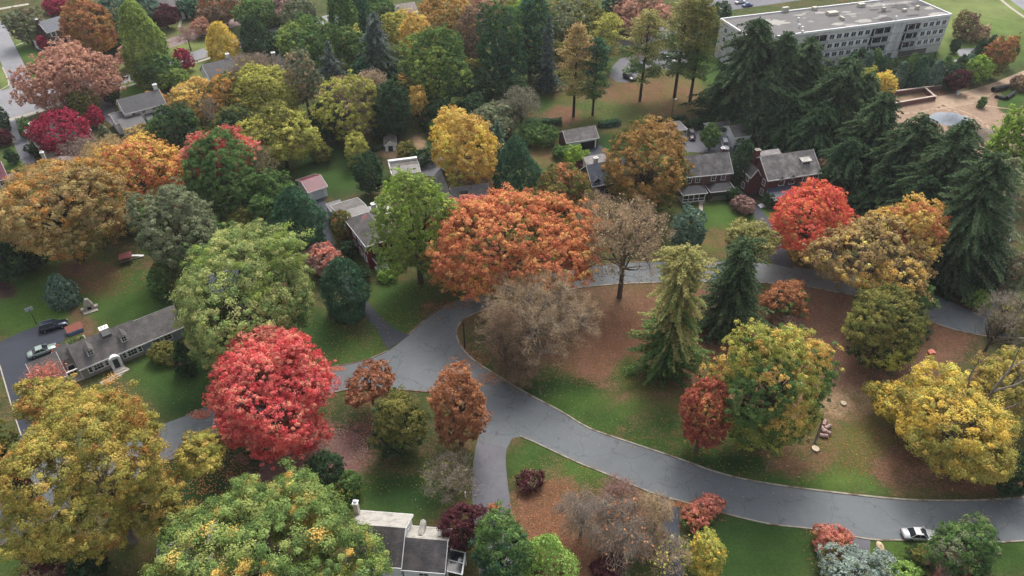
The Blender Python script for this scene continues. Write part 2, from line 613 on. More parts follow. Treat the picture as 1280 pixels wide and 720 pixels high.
def conifer(root, a, Ht, s, pal, pal2=None, tr=.25, clear=.03, bark=None, spread=.85, droopk=.25, dens=1.0):
    """spruce / hemlock: drooping branches in irregular whorls, each a fan of needle sprays"""
    mb = MB()
    mb.tube([(0, 0, -.3), (0, 0, Ht * .5), (0, 0, Ht * .97)], [tr, tr * .6, .03], n=6, cap=False)
    mb.build('trunk', bark or BARKD, root)
    cen, al, nr, cl = [], [], [], []
    nlev = int(Ht / .46)
    q1, q2, q3 = RG.uniform(0, 6.28, 3)
    P1 = PALN[pal]
    tierj = RG.uniform(.7, 1.25, nlev + 1)
    for i in range(nlev):
        h = clear + (1 - clear) * (i + RG.random() * .6) / nlev
        r = a * (1 - h) ** spread * tierj[i] + .25
        if h < .12: r *= .75 + h * 2
        nb = int(max(4, min(13, 4 + r * 1.8)))
        ph = RG.random() * 6.28
        for b in range(nb):
            t = ph + 6.283 * b / nb + RG.normal() * .15
            rr = r * RG.uniform(.55, 1.25) * (1 + .24 * math.sin(2 * t + h * 7 + q1) + .16 * math.sin(3 * t - h * 11 + q2))
            dx = np.array([math.cos(t), math.sin(t), 0])
            side = np.array([-dx[1], dx[0], 0])
            n = int(max(3, rr / (s * .55) * dens))
            f = (np.arange(n) + .5 + RG.normal(size=n) * .2) / n
            f = .15 + .87 * f
            z = h * Ht + RG.normal() * .5 + rr * (.12 * f - droopk * 1.3 * f * f) + .15
            for sd in (-1, 0, 1):
                off = sd * (1 - .6 * f) * min(.5, .16 * rr) * RG.uniform(.6, 1.3, n)
                c0 = dx * (f * rr)[:, None] + side * off[:, None]
                c0[:, 2] = z - abs(sd) * .1 + RG.normal(size=n) * .06
                cen.append(c0)
                d = dx + side * sd * .7 + np.array([0, 0, -droopk * .9])
                al.append(np.tile(d, (n, 1)) + RG.normal(size=(n, 3)) * .5)
                nr.append(np.array([0, 0, 1.0]) + dx * .35 + RG.normal(size=(n, 3)) * .35)
                pc = P1[RG.integers(0, len(P1), 1)]
                if pal2 is not None and h > .45 + RG.normal() * .2:
                    pc = PALN[pal2][RG.integers(0, len(PALN[pal2]), 1)]
                cl.append(np.tile(pc * RG.uniform(.75, 1.25), (n, 1)))
    cen, al, nr, cl = map(np.concatenate, (cen, al, nr, cl))
    m = len(cen)
    cen = cen + unit(m) * (s * .45)
    quads('crown', cen, nr + unit(m) * .5, s * RG.uniform(.5, 1.1, m), s * RG.uniform(.9, 1.8, m), cl * RG.uniform(.8, 1.2, m)[:, None], root, along=al)


def column(root, a, Ht, s, pal, tr=.12, power=.55, dens=1.0, pal2=None, belly=.25):
    """dense clipped or columnar evergreen: leaf clumps over a pointed body"""
    mb = MB()
    mb.tube([(0, 0, -.2), (0, 0, Ht * .6)], [tr, tr * .5], n=5, cap=False)
    mb.build('trunk', BARKD, root)
    n = int(max(40, 2.2 * math.pi * a * Ht / (.16 + s * s * .9)))
    h = RG.random(n) ** 1.15
    r = a * np.where(h < belly, .72 + .28 * h / belly, ((1 - h) / (1 - belly)) ** power)
    t = RG.random(n) * 6.283
    lump = 1 + .13 * np.sin(t * 3 + h * 9) + RG.normal(size=n) * .08
    C = np.stack([np.cos(t) * r * lump, np.sin(t) * r * lump, h * Ht], 1)
    nl = int(6 * dens)
    idx = np.repeat(np.arange(n), nl)
    m = len(idx)
    out = np.stack([np.cos(t), np.sin(t), np.full(n, .45)], 1)
    q = C[idx] + unit(m) * (s * 1.1)
    col = pick(pal, n)
    if pal2: col = np.where((h + RG.normal(size=n) * .15 > .5)[:, None], pick(pal2, n), col)
    col = (col * RG.uniform(.8, 1.2, n)[:, None])[idx] * RG.uniform(.85, 1.15, m)[:, None]
    quads('crown', q, out[idx] + unit(m) * .8, s * RG.uniform(.6, 1.2, m), s * RG.uniform(.9, 1.7, m), col, root, along=np.tile([0, 0, 1.], (m, 1)) + unit(m) * .6)


def pine(root, a, Ht, s, pal, pal2, tr=.3, clear=.25):
    """tall open pine: visible trunk, flat plates of needles at the ends of level branches"""
    mb = MB()
    mb.tube([(0, 0, -.3), (.1, 0, Ht * .5), (0, 0, Ht * .97)], [tr * .75, tr * .5, .05], n=7, cap=False)
    C, lv = [], []
    nb = int(Ht * 4.6)
    for i in range(nb):
        h = clear + (1 - clear) * (i + .5) / nb
        env = math.sin(math.pi * min(1, (h - clear) / (1 - clear) * .78 + .2)) ** .7
        rr = a * env * RG.uniform(.45, 1.1)
        t = i * 2.4 + RG.normal() * .5
        e = np.array([math.cos(t) * rr, math.sin(t) * rr, h * Ht + rr * .18])
        limb(mb, (0, 0, h * Ht), e, .09, .03, n=3, seg=3, bend=.05)
        for f in (1.0, .66) if rr > 1.6 else (1.0,):
            C.append(e * np.array([f, f, 1]) + np.array([0, 0, -.1 * (1 - f)])); lv.append(h)
    mb.build('trunk', BARKD, root)
    C, lv = np.array(C), np.array(lv)
    nc = len(C)
    nl = int(max(12, 34 * (.4 / s) ** 1.4))
    idx = np.repeat(np.arange(nc), nl)
    m = len(idx)
    rr = RG.random(m) ** .5 * 1.45 * (a / 4) ** .4
    d = unit(m)
    q = C[idx] + d * rr[:, None] * np.array([1, 1, .38])
    col = np.where((lv + RG.normal(size=nc) * .12 > .55)[:, None], pick(pal2, nc), pick(pal, nc)) * RG.uniform(.8, 1.2, nc)[:, None]
    quads('crown', q, d * .5 + np.array([0, 0, .8]) + unit(m) * .6, s * RG.uniform(.6, 1.1, m), s * RG.uniform(1, 1.6, m), col[idx] * RG.uniform(.82, 1.18, m)[:, None], root)


def solve(cx, cy, rx, ry, clear, kfix=None):
    """3-D ellipsoid crown whose outline fills the given outline; its foot stands on the ground"""
    zc = 6.0
    for _ in range(30):
        p = P(cx, cy, zc)
        s = ppm(p.x, p.y, zc)
        a = rx / s
        dep = PITCH + math.atan((cy - 360) / FOC)
        q = ry / rx
        k2 = (q * q - math.sin(dep) ** 2) / math.cos(dep) ** 2
        k = kfix if kfix else math.sqrt(min(14., max(.36, k2)))
        c = k * a
        zc = .5 * zc + .5 * (clear + c)
    f = min(1, max(0, (cy - 200) / 150))        # distant crowns interlock, near ones stand apart
    return p.x, p.y, a * (1.02 - .13 * f), c * (1 - .08 * f), zc, s


STAT = {'n': 0, 'f': 0}
DROPS = []
RG = np.random.default_rng(1)


def tree(kind, cx, cy, rx, ry, pal, label, cat=None, **o):
    global RG
    RG = np.random.default_rng(int(cx * 31 + cy * 17) % 100003)
    group = o.pop('group', None)
    name = o.pop('name', None)
    dflt = {'B': .9, 'S': 1.2, 'T': 1.2, 'W': .3, 'C': 0, 'P': 0, 'K': 0, 'H': -.15}[kind]
    clear = o.pop('clear', dflt)
    x, y, a, c, zc, s = solve(cx, cy, rx, ry, clear, o.pop('k', None))
    leaf = max(.16, 1.22 / (s * .8))
    tr = max(.12, .026 * (a + c) + .05) * o.pop('trm', 1)
    bark = o.pop('bark', BARK)
    nm = name or {'B': 'broadleaf_tree', 'S': 'broadleaf_tree', 'T': 'bare_tree', 'W': 'weeping_tree', 'C': 'conifer', 'P': 'pine_tree', 'K': 'columnar_evergreen', 'H': 'shrub'}[kind]
    root = empty(nm, (x, y, 0), RG.random() * 6.28)
    tag(root, label, cat or {'H': 'shrub', 'K': 'evergreen', 'C': 'conifer', 'P': 'pine tree'}.get(kind, 'tree'), group)
    Ht = zc + c
    if kind == 'B':
        L, C, rcs = crown_broad(root, a, c, zc, leaf, pal, **o)
        skeleton(root, L, C, a, c, zc, tr, bark, clear)
    elif kind == 'S':
        L, C, rcs = crown_broad(root, a, c, zc, leaf, pal, sparse=o.pop('sparse', .6), **o)
        skeleton(root, L, C, a, c, zc, tr, bark, clear, fine=int(len(C) * .6))
    elif kind in 'TW':
        keepn = o.pop('n', None)
        per, ln, wd, lf, lfn = o.pop('per', 20), o.pop('ln', 1.1), o.pop('wd', None), o.pop('leaf', None), o.pop('leafn', .15)
        L = lobes(a, c / a)
        n = keepn or int(30 + a * a * 4.5)
        d = unit(n)
        d[:, 2] = np.where(d[:, 2] < -.35, -d[:, 2], d[:, 2])
        C = d * np.array([a, a, c]) * (RG.random(n) ** .35 * .97)[:, None] + np.array([0, 0, zc])
        C[:, :2] *= (1 + .12 * np.sin(5 * np.arctan2(d[:, 1], d[:, 0])))[:, None]
        twigs(root, C, zc, a, c, pal, per=per, ln=ln, wd=wd or max(.035, .22 / s), droop=1.0 if kind == 'W' else 0, leaf=lf, leafn=lfn)
        skeleton(root, L, C, a, c, zc, tr * .9, bark, clear, fine=min(len(C), 800))
    elif kind == 'C':
        conifer(root, a, Ht, max(.3, 1.75 / (s * .8)), pal, tr=tr, **o)
    elif kind == 'K':
        column(root, a, Ht, max(.2, 1.7 / (s * .8)), pal, **o)
    elif kind == 'P':
        pine(root, a, Ht, leaf * 1.1, pal, o.pop('pal2', pal), tr=tr * 1.1, **o)
    elif kind == 'H':
        L, C, rcs = crown_broad(root, a, c, zc, leaf * .9, pal, rcm=o.pop('rcm', .8), name='foliage', **o)
        mb = MB()
        for j in range(5):
            t = j * 1.256
            mb.tube([(0, 0, 0), (math.cos(t) * a * .45, math.sin(t) * a * .45, zc)], [.07, .03], n=4, cap=False)
        mb.build('stem', BARKD, root)
    if kind in 'BSTH' and s > 0:
        DROPS.append((x, y, a, s, o.get('patch') or pal, pal))
    STAT['n'] += 1
    return root


def lobe(root, *a, **k):
    """a further bough of the same tree: its crown joins root, its own trunk and foot are dropped"""
    e = tree(*a, **k)
    M = root.matrix_basis.inverted() @ e.matrix_basis
    for ch in [c for c in bpy.data.objects if c.parent == e]:
        if ch.name.startswith('crown'):
            ch.parent = root
            ch.matrix_basis = M @ ch.matrix_basis
        else:
            bpy.data.objects.remove(ch)
    bpy.data.objects.remove(e)
    DROPS.pop()
    STAT['n'] -= 1

# ------------------------------------------------------------------ world, sun, camera
def setup():
    w = bpy.data.worlds.new('World')
    SC.world = w
    w.use_nodes = True
    nt = w.node_tree
    bg = nt.nodes['Background']
    sk = nt.nodes.new('ShaderNodeTexSky')
    sk.sky_type = 'NISHITA'
    sk.sun_disc = False
    sk.sun_elevation = R(54)
    sk.sun_rotation = R(12)
    sk.air_density = 1.0
    sk.dust_density = 6.0
    sk.ozone_density = 1.0
    hs = nt.nodes.new('ShaderNodeHueSaturation')     # cloud cover: same sky, most of its blue gone
    hs.inputs['Saturation'].default_value = 0.45
    nt.links.new(sk.outputs[0], hs.inputs['Color'])
    nt.links.new(hs.outputs[0], bg.inputs[0])
    bg.inputs[1].default_value = 0.15
    sl = bpy.data.lights.new('sun', 'SUN')
    sl.energy = 1.0
    sl.angle = R(18)
    sl.color = (1.0, 0.97, 0.91)
    so = bpy.data.objects.new('sun', sl)
    COL.objects.link(so)
    # comes from beyond the far trees, a little to the right
    az, el = R(12), R(54)
    d = Vector((math.sin(az) * math.cos(el), math.cos(az) * math.cos(el), math.sin(el)))
    so.rotation_euler = d.to_track_quat('Z', 'Y').to_euler()
    so.location = (0, 0, 150)
    cam = bpy.data.cameras.new('camera')
    cam.sensor_width = 36
    cam.lens = 36 * FOC / 1280
    cam.clip_end = 6000
    co = bpy.data.objects.new('camera', cam)
    COL.objects.link(co)
    co.location = (0, 0, CAMH)
    co.rotation_euler = (R(90) - PITCH, 0, 0)
    SC.camera = co
    vs = SC.view_settings
    vs.view_transform = 'Standard'
    vs.look = 'None'
    vs.exposure = 0.6
    vs.gamma = 1
    cy = SC.cycles
    cy.max_bounces = 5
    cy.diffuse_bounces = 2
    cy.glossy_bounces = 2
    cy.transmission_bounces = 3
    cy.volume_bounces = 0
    cy.caustics_reflective = False
    cy.caustics_refractive = False


setup()

# ------------------------------------------------------------------ ground
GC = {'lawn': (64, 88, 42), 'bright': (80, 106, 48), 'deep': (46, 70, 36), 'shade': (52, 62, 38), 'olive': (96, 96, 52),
      'litter': (112, 88, 70), 'rust': (114, 84, 66), 'maroon': (114, 86, 72), 'pink': (158, 100, 108), 'dirt': (150, 128, 110), 'tan': (150, 126, 100),
      'brown': (104, 82, 64), 'mulch': (70, 52, 50), 'grey': (120, 116, 112), 'haze': (112, 124, 72)}
# (cx, cy, rx, ry, grass colour, grass strength, litter colour, litter density)
PATCH = [
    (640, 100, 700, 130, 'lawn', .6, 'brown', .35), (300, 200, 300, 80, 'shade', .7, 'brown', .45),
    # left lawns
    (60, 350, 110, 55, 'bright', .9, 'litter', .0), (20, 375, 60, 50, 'bright', 1, 'litter', 0), (165, 370, 70, 45, 'lawn', .9, 'brown', .15), (190, 385, 40, 30, 'bright', .5, 'brown', 0),
    (110, 345, 45, 28, 'olive', .7, 'rust', .6), (98, 336, 16, 8, 'olive', .5, 'maroon', 1), (100, 398, 16, 22, 'olive', .5, 'brown', .9),
    (3, 362, 20, 12, 'lawn', .5, 'mulch', 1), (230, 490, 45, 45, 'deep', 1, 'litter', .0), (215, 465, 60, 35, 'lawn', .8, 'litter', .05), (420, 210, 60, 28, 'deep', .9, 'brown', 0), (418, 220, 45, 22, 'lawn', .6, 'brown', .12),
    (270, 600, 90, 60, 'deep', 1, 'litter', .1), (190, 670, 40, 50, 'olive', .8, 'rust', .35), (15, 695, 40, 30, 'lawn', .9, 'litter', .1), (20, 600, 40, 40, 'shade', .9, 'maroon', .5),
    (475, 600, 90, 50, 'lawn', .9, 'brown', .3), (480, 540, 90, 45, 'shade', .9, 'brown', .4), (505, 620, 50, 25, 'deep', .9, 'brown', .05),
    (430, 425, 62, 42, 'lawn', 1, 'brown', .25), (400, 425, 30, 35, 'deep', .8, 'brown', .1), (445, 400, 30, 22, 'shade', .8, 'rust', .5),
    (505, 385, 50, 38, 'lawn', 1, 'brown', .15), (545, 390, 26, 18, 'shade', .6, 'rust', .5),
    # island inside the loop
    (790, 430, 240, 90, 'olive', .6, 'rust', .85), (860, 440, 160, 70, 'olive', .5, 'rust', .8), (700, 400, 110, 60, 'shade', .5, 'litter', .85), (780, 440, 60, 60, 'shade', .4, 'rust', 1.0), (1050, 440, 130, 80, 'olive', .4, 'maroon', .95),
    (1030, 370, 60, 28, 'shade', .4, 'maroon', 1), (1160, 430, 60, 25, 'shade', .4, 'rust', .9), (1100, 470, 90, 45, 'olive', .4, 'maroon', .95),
    (610, 420, 32, 26, 'lawn', .9, 'litter', .55), (640, 470, 60, 24, 'deep', .9, 'litter', .25), (700, 490, 66, 22, 'deep', 1, 'litter', .15), (740, 515, 90, 26, 'lawn', 1, 'litter', .15), (660, 465, 34, 14, 'bright', .4, 'litter', .3), (720, 500, 40, 20, 'bright', .4, 'litter', .05),
    (800, 470, 45, 30, 'lawn', .7, 'litter', .35), (820, 500, 70, 30, 'olive', .6, 'litter', .5), (850, 545, 110, 30, 'lawn', 1, 'rust', .35), (790, 525, 60, 25, 'lawn', .6, 'litter', .3), (1000, 590, 170, 24, 'lawn', 1, 'rust', .35), (1080, 560, 60, 48, 'olive', .8, 'litter', .35), (1100, 600, 110, 18, 'bright', .55, 'litter', .15),
    (1150, 580, 60, 34, 'shade', .5, 'maroon', .85), (990, 575, 55, 20, 'lawn', .4, 'rust', .8), (1240, 605, 80, 14, 'shade', .6, 'rust', .95), (1060, 505, 40, 22, 'olive', .5, 'tan', .7), (900, 580, 60, 12, 'deep', .9, 'litter', .1),
    (300, 580, 60, 30, 'deep', .8, 'pink', .35), (435, 555, 45, 34, 'deep', .6, 'pink', .5), (392, 575, 52, 30, 'deep', .6, 'pink', 1.1), (365, 598, 40, 28, 'deep', .6, 'pink', 1.15),
    # south side
    (690, 580, 60, 34, 'lawn', 1, 'litter', .25), (750, 600, 60, 22, 'bright', .5, 'litter', .05), (690, 640, 55, 48, 'shade', .4, 'rust', .98), (760, 650, 90, 50, 'shade', .4, 'rust', .75), (720, 700, 60, 30, 'shade', .4, 'rust', .9),
    (930, 690, 90, 50, 'deep', 1.1, 'litter', 0), (960, 700, 80, 50, 'lawn', .5, 'litter', 0), (1130, 690, 60, 22, 'bright', .75, 'litter', .1), (1260, 695, 50, 25, 'lawn', 1, 'litter', .1), (820, 610, 10, 8, 'bright', .8, 'litter', 0), (590, 650, 30, 25, 'olive', .7, 'brown', .3),
    # north: big lawn with pines
    (790, 130, 140, 45, 'olive', 1, 'litter', .5), (740, 140, 70, 20, 'lawn', .7, 'litter', .3), (810, 115, 70, 16, 'olive', .5, 'rust', .7), (700, 145, 28, 14, 'olive', .3, 'rust', .8), (860, 130, 45, 18, 'olive', .5, 'rust', .55), (905, 90, 26, 30, 'lawn', .9, 'litter', .1), (668, 128, 25, 12, 'lawn', .8, 'brown', .1),
    (680, 190, 26, 18, 'olive', .8, 'rust', .55), (760, 185, 60, 20, 'deep', .9, 'brown', .1), (905, 280, 50, 30, 'lawn', .9, 'litter', .1), (905, 268, 34, 16, 'bright', .3, 'litter', .0), (895, 300, 30, 18, 'olive', .7, 'rust', .45), (965, 262, 22, 24, 'bright', .6, 'litter', .1), (940, 228, 14, 14, 'bright', .7, 'litter', 0), (975, 188, 26, 10, 'deep', .9, 'brown', .2), (930, 256, 14, 10, 'shade', .4, 'brown', 1), (545, 182, 26, 12, 'deep', .9, 'brown', .1), (500, 192, 26, 9, 'olive', .3, 'tan', .9), (525, 180, 10, 12, 'olive', .3, 'tan', .8),
    (590, 235, 35, 22, 'shade', .4, 'brown', .85),
    # far left
    (50, 110, 40, 20, 'bright', .8, 'litter', .1), (35, 62, 18, 16, 'bright', .9, 'litter', 0), (25, 35, 22, 20, 'haze', .9, 'litter', .25), (8, 100, 12, 25, 'haze', .9, 'litter', .2), (160, 115, 40, 20, 'bright', .9, 'litter', 0), (160, 88, 34, 8, 'haze', .8, 'litter', .4), (210, 45, 34, 22, 'haze', .7, 'litter', .35), (250, 62, 40, 10, 'haze', .8, 'litter', .2), (250, 92, 22, 14, 'haze', .9, 'litter', .2), (25, 215, 18, 34, 'bright', .7, 'litter', .15), (110, 190, 60, 15, 'shade', .4, 'maroon', .9), (130, 120, 25, 18, 'shade', .4, 'litter', .9), (300, 215, 50, 26, 'shade', .4, 'rust', .7), (340, 240, 30, 20, 'shade', .7, 'brown', .3),
    # construction ground and the meadow beyond
    (1200, 150, 105, 36, 'olive', .2, 'dirt', 1.6), (1215, 180, 70, 30, 'olive', .2, 'dirt', 1.5), (1130, 140, 60, 20, 'olive', .2, 'dirt', 1.4), (1225, 15, 95, 50, 'haze', 1.0, 'litter', .0), (1240, 55, 60, 36, 'bright', .55, 'litter', .0), (1265, 125, 16, 16, 'lawn', 1, 'litter', -1.5), (1170, 112, 26, 8, 'olive', .2, 'rust', .9), (1265, 260, 40, 60, 'shade', .6, 'brown', .4),
]


def ground():
    gx = np.concatenate([np.array([-3000, -1500, -800, -500]), np.arange(-330, 331, 1.35), np.array([500, 800, 1500, 3000])])
    gy = np.concatenate([np.array([-600, -200, -60]), np.arange(0, 420, 1.35), np.array([500, 800, 1500, 3000])])
    X, Y = np.meshgrid(gx, gy)
    nx, ny = len(gx), len(gy)
    base = np.array(srgb((70, 78, 44)))
    g = np.tile(base, (ny, nx, 1))
    lc = np.tile(np.array(srgb((112, 86, 66))), (ny, nx, 1))
    ld = np.full((ny, nx), .38)
    for (cx, cy, rx, ry, gn, gs, ln, dn) in PATCH:
        c, e = P(cx, cy), P(cx + rx, cy)
        u = P(cx, max(cy - ry, -120))
        d = P(cx, cy + ry)
        a, b = abs(e.x - c.x), abs(u.y - d.y) / 2
        yc = (u.y + d.y) / 2 * .35 + c.y * .65
        # each patch is an ellipse on the ground, aligned with the line of sight
        th = math.atan2(c.x, c.y)
        dx, dy = X - c.x * (yc / c.y), Y - yc
        q = (dx - dy * math.tan(th)) / a
        r = np.sqrt(q * q + (dy / b) ** 2)
        w = np.clip((1.3 - r) / .75, 0, 1)
        w = w * w * (3 - 2 * w)
        w1 = np.clip(w * gs, 0, 1)[..., None]
        g = g * (1 - w1) + np.array(srgb(GC[gn])) * w1
        w2 = w[..., None]
        lc = lc * (1 - w2) + np.array(srgb(GC[ln])) * w2
        ld = ld * (1 - w) + dn * w
    V = np.stack([X, Y, np.zeros_like(X)], -1).reshape(-1, 3).astype(np.float32)
    i = np.arange((ny - 1) * (nx - 1))
    r, c = i // (nx - 1), i % (nx - 1)
    o = r * nx + c
    F = np.stack([o, o + 1, o + nx + 1, o + nx], 1).astype(np.int32)
    me = bpy.data.meshes.new('ground')
    me.vertices.add(len(V)); me.loops.add(F.size); me.polygons.add(len(F))
    me.vertices.foreach_set('co', V.ravel())
    me.loops.foreach_set('vertex_index', F.ravel())
    me.polygons.foreach_set('loop_start', np.arange(0, F.size, 4, dtype=np.int32))
    for nm, arr in (('grass', np.concatenate([g, np.ones((ny, nx, 1))], -1)), ('litter', np.concatenate([lc, np.ones((ny, nx, 1))], -1))):
        at = me.attributes.new(nm, 'FLOAT_COLOR', 'POINT')
        at.data.foreach_set('color', arr.astype(np.float32).ravel())
    at = me.attributes.new('litter_amount', 'FLOAT', 'POINT')
    at.data.foreach_set('value', ld.astype(np.float32).ravel())
    me.update(calc_edges=True)
    m, nt, b = new_mat('lawn_and_leaf_litter')
    ag = N(nt, 'ShaderNodeAttribute', attribute_name='grass')
    al = N(nt, 'ShaderNodeAttribute', attribute_name='litter')
    ad = N(nt, 'ShaderNodeAttribute', attribute_name='litter_amount')
    v = coord(nt, 'Object')
    n1 = noise(nt, v, .12, 6, .65)
    n2 = noise(nt, v, 2.2, 5, .75)
    n3 = noise(nt, v, .5, 5, .7)
    gcol = mul(nt, ag.outputs['Color'], n1, .72, 1.28)
    gcol = mul(nt, gcol, n2, .7, 1.3)
    lcol = mul(nt, al.outputs['Color'], n2, .62, 1.4)
    lcol = mul(nt, lcol, n3, .8, 1.2)
    n4 = noise(nt, v, .16, 5, .7)
    s0 = N(nt, 'ShaderNodeMath', operation='MULTIPLY_ADD')
    nt.links.new(n4, s0.inputs[0]); s0.inputs[1].default_value = 1.4; s0.inputs[2].default_value = -.7
    s00 = N(nt, 'ShaderNodeMath', operation='ADD')
    nt.links.new(s0.outputs[0], s00.inputs[0]); nt.links.new(n3, s00.inputs[1])
    s1 = N(nt, 'ShaderNodeMath', operation='ADD')
    nt.links.new(n2, s1.inputs[0]); nt.links.new(s00.outputs[0], s1.inputs[1])
    s2 = N(nt, 'ShaderNodeMath', operation='ADD')
    nt.links.new(s1.outputs[0], s2.inputs[0]); nt.links.new(ad.outputs['Fac'], s2.inputs[1])
    mr = N(nt, 'ShaderNodeMapRange')
    mr.inputs['From Min'].default_value = 1.30
    mr.inputs['From Max'].default_value = 1.85
    nt.links.new(s2.outputs[0], mr.inputs['Value'])
    nt.links.new(mix(nt, mr.outputs[0], gcol, lcol), b.inputs['Base Color'])
    b.inputs['Roughness'].default_value = 1
    b.inputs['Specular IOR Level'].default_value = .1
    bp = N(nt, 'ShaderNodeBump')
    bp.inputs['Strength'].default_value = .6
    bp.inputs['Distance'].default_value = .15
    nt.links.new(n2, bp.inputs['Height'])
    nt.links.new(bp.outputs[0], b.inputs['Normal'])
    me.materials.append(m)
    ob = bpy.data.objects.new('ground', me)
    COL.objects.link(ob)
    ob['kind'] = 'structure'


ground()


# ------------------------------------------------------------------ roads
def asphalt(name, rgb, var=.1, crack=.0):
    m, nt, b = new_mat(name)
    v = coord(nt, 'Object')
    c = N(nt, 'ShaderNodeRGB')
    c.outputs[0].default_value = (*srgb(rgb), 1)
    col = mul(nt, c.outputs[0], noise(nt, v, .09, 5, .6), 1 - var * 1.6, 1 + var * 1.6)
    col = mul(nt, col, noise(nt, v, .6, 6, .75), 1 - var, 1 + var)
    col = mul(nt, col, noise(nt, v, 14, 2, .6), .9, 1.1)
    # pale scuffs and patched areas
    rr = N(nt, 'ShaderNodeMapRange')
    rr.inputs['From Min'].default_value = .60
    rr.inputs['From Max'].default_value = .68
    rr.inputs['To Max'].default_value = .28
    nt.links.new(noise(nt, coord(nt, 'Object', (.35, 1.6, 1)), .55, 6, .7), rr.inputs['Value'])
    col = mix(nt, rr.outputs[0], col, tuple(x * 1.45 for x in srgb(rgb)))
    # tar-filled cracks
    vo = N(nt, 'ShaderNodeTexVoronoi', feature='DISTANCE_TO_EDGE')
    vo.inputs['Scale'].default_value = .16
    nv = N(nt, 'ShaderNodeVectorMath', operation='ADD')
    nz = N(nt, 'ShaderNodeTexNoise')
    nz.inputs['Scale'].default_value = .5
    nt.links.new(v, nz.inputs['Vector'])
    sc = N(nt, 'ShaderNodeVectorMath', operation='SCALE')
    sc.inputs['Scale'].default_value = 3.5
    nt.links.new(nz.outputs['Color'], sc.inputs[0])
    nt.links.new(v, nv.inputs[0]); nt.links.new(sc.outputs[0], nv.inputs[1])
    nt.links.new(nv.outputs[0], vo.inputs['Vector'])
    cr = N(nt, 'ShaderNodeMapRange')
    cr.inputs['From Min'].default_value = .0
    cr.inputs['From Max'].default_value = .02
    cr.inputs['To Min'].default_value = 1 - crack
    cr.inputs['To Max'].default_value = 1
    nt.links.new(vo.outputs['Distance'], cr.inputs['Value'])
    vs = N(nt, 'ShaderNodeVectorMath', operation='SCALE')
    nt.links.new(col, vs.inputs[0]); nt.links.new(cr.outputs[0], vs.inputs['Scale'])
    nt.links.new(vs.outputs[0], b.inputs['Base Color'])
    b.inputs['Roughness'].default_value = .75
    b.inputs['Specular IOR Level'].default_value = .35
    return m


ASPH = asphalt('road_asphalt', (105, 110, 113), .07, .3)
ASPD = asphalt('driveway_asphalt', (56, 60, 70), .12, .1)
ASPL = asphalt('old_road_asphalt', (132, 132, 136), .08, .2)
ASPM = asphalt('worn_drive_asphalt', (100, 100, 106), .12, .15)
KERB = surf('kerb_concrete', (158, 150, 136), .9, .25, 1.2, rgb2=(112, 94, 80), s2=.4)


def pl(pts, z=0.0, smooth=True, step=1.5):
    w = [P(x, y, z) for x, y in pts]
    return catmull(w, step) if smooth else w


def road(name, left, right, z, mat):
    a, b = pl(left), pl(right)
    return sheet(name, a + b[::-1], z, mat)


# loop road (lower arm), its two edges
E_IN = [(1330, 616), (1280, 622), (1220, 626), (1140, 625.5), (1060, 618), (960, 605), (900, 592), (840, 571), (780, 551), (735, 535), (700, 514), (660, 493), (620, 469), (590, 449), (574, 430), (570, 413), (578, 400), (592, 392), (612, 385), (650, 371), (700, 363), (760, 356), (820, 353), (880, 352), (940, 353), (1000, 357), (1050, 366), (1100, 376), (1140, 392), (1180, 408), (1215, 417), (1260, 422), (1330, 424)]
E_OUT_S = [(1330, 677), (1280, 677), (1235, 679), (1120, 676), (1087, 675), (1015, 662), (960, 655.5), (895, 640), (850, 627), (815, 617), (760, 594), (727, 581), (690, 564), (665, 552), (650, 546)]
E_OUT_N = [(-60, 612), (60, 577), (150, 548), (210, 528), (232, 520), (265, 507), (300, 494), (360, 473), (410, 460), (432, 456), (460, 450), (485, 439), (510, 420), (537, 396), (567, 378), (589, 369), (620, 352), (680, 341), (740, 333), (800, 328), (880, 327), (950, 329), (1010, 336), (1060, 346), (1110, 354), (1150, 362), (1190, 378), (1222, 392), (1260, 400), (1330, 402)]
E_WEST_S = [(-60, 690), (0, 683), (32, 668), (90, 635), (150, 606), (215, 575), (257, 551), (285, 540), (340, 518), (412, 492), (445, 488), (480, 487), (517, 489), (545, 492), (575, 502), (598, 518)]
inn = pl(E_IN)
outS = pl(E_OUT_S)
outN = pl(E_OUT_N)
wS = pl(E_WEST_S)
DR1_L = pl([(598, 518), (603, 532), (597, 550), (592, 575), (590, 610), (592, 650), (597, 700), (602, 740)])
DR1_R = pl([(650, 546), (640, 548), (634, 556), (632, 572), (634, 600), (640, 640), (650, 690), (660, 740)])
sheet('loop_road', outN[::-1] + wS + DR1_L[1:4] + [P(634, 560)] + DR1_R[:2][::-1] + outS[::-1] + inn, .02, ASPH)
sheet('driveway', DR1_L + DR1_R[::-1], .012, ASPM)
k = MB()
ribbon(k, inn, .28, 0, .12, -.06)
ribbon(k, outS, .22, 0, .12, -.1)
k.build('kerb', KERB)['kind'] = 'structure'
k = MB()
ribbon(k, pl([(232, 520), (265, 507), (300, 494), (360, 473), (410, 460), (432, 456), (460, 450), (485, 439)]), .2, 0, .12, .1)
ribbon(k, pl([(510, 420), (537, 396), (567, 378), (589, 369), (620, 352), (680, 341), (740, 333), (800, 328), (880, 327), (915, 328)]), .2, 0, .12, .1)
ribbon(k, pl([(0, 683), (32, 668), (90, 635), (150, 606), (215, 575), (257, 551), (285, 540), (340, 518), (412, 492), (445, 488), (480, 487), (517, 489), (545, 492)]), .2, 0, .12, .1)
k.build('kerb', surf('leafy_kerb', (120, 92, 80), .9, .3, 1.5, rgb2=(150, 138, 124), s2=.5))['kind'] = 'structure'
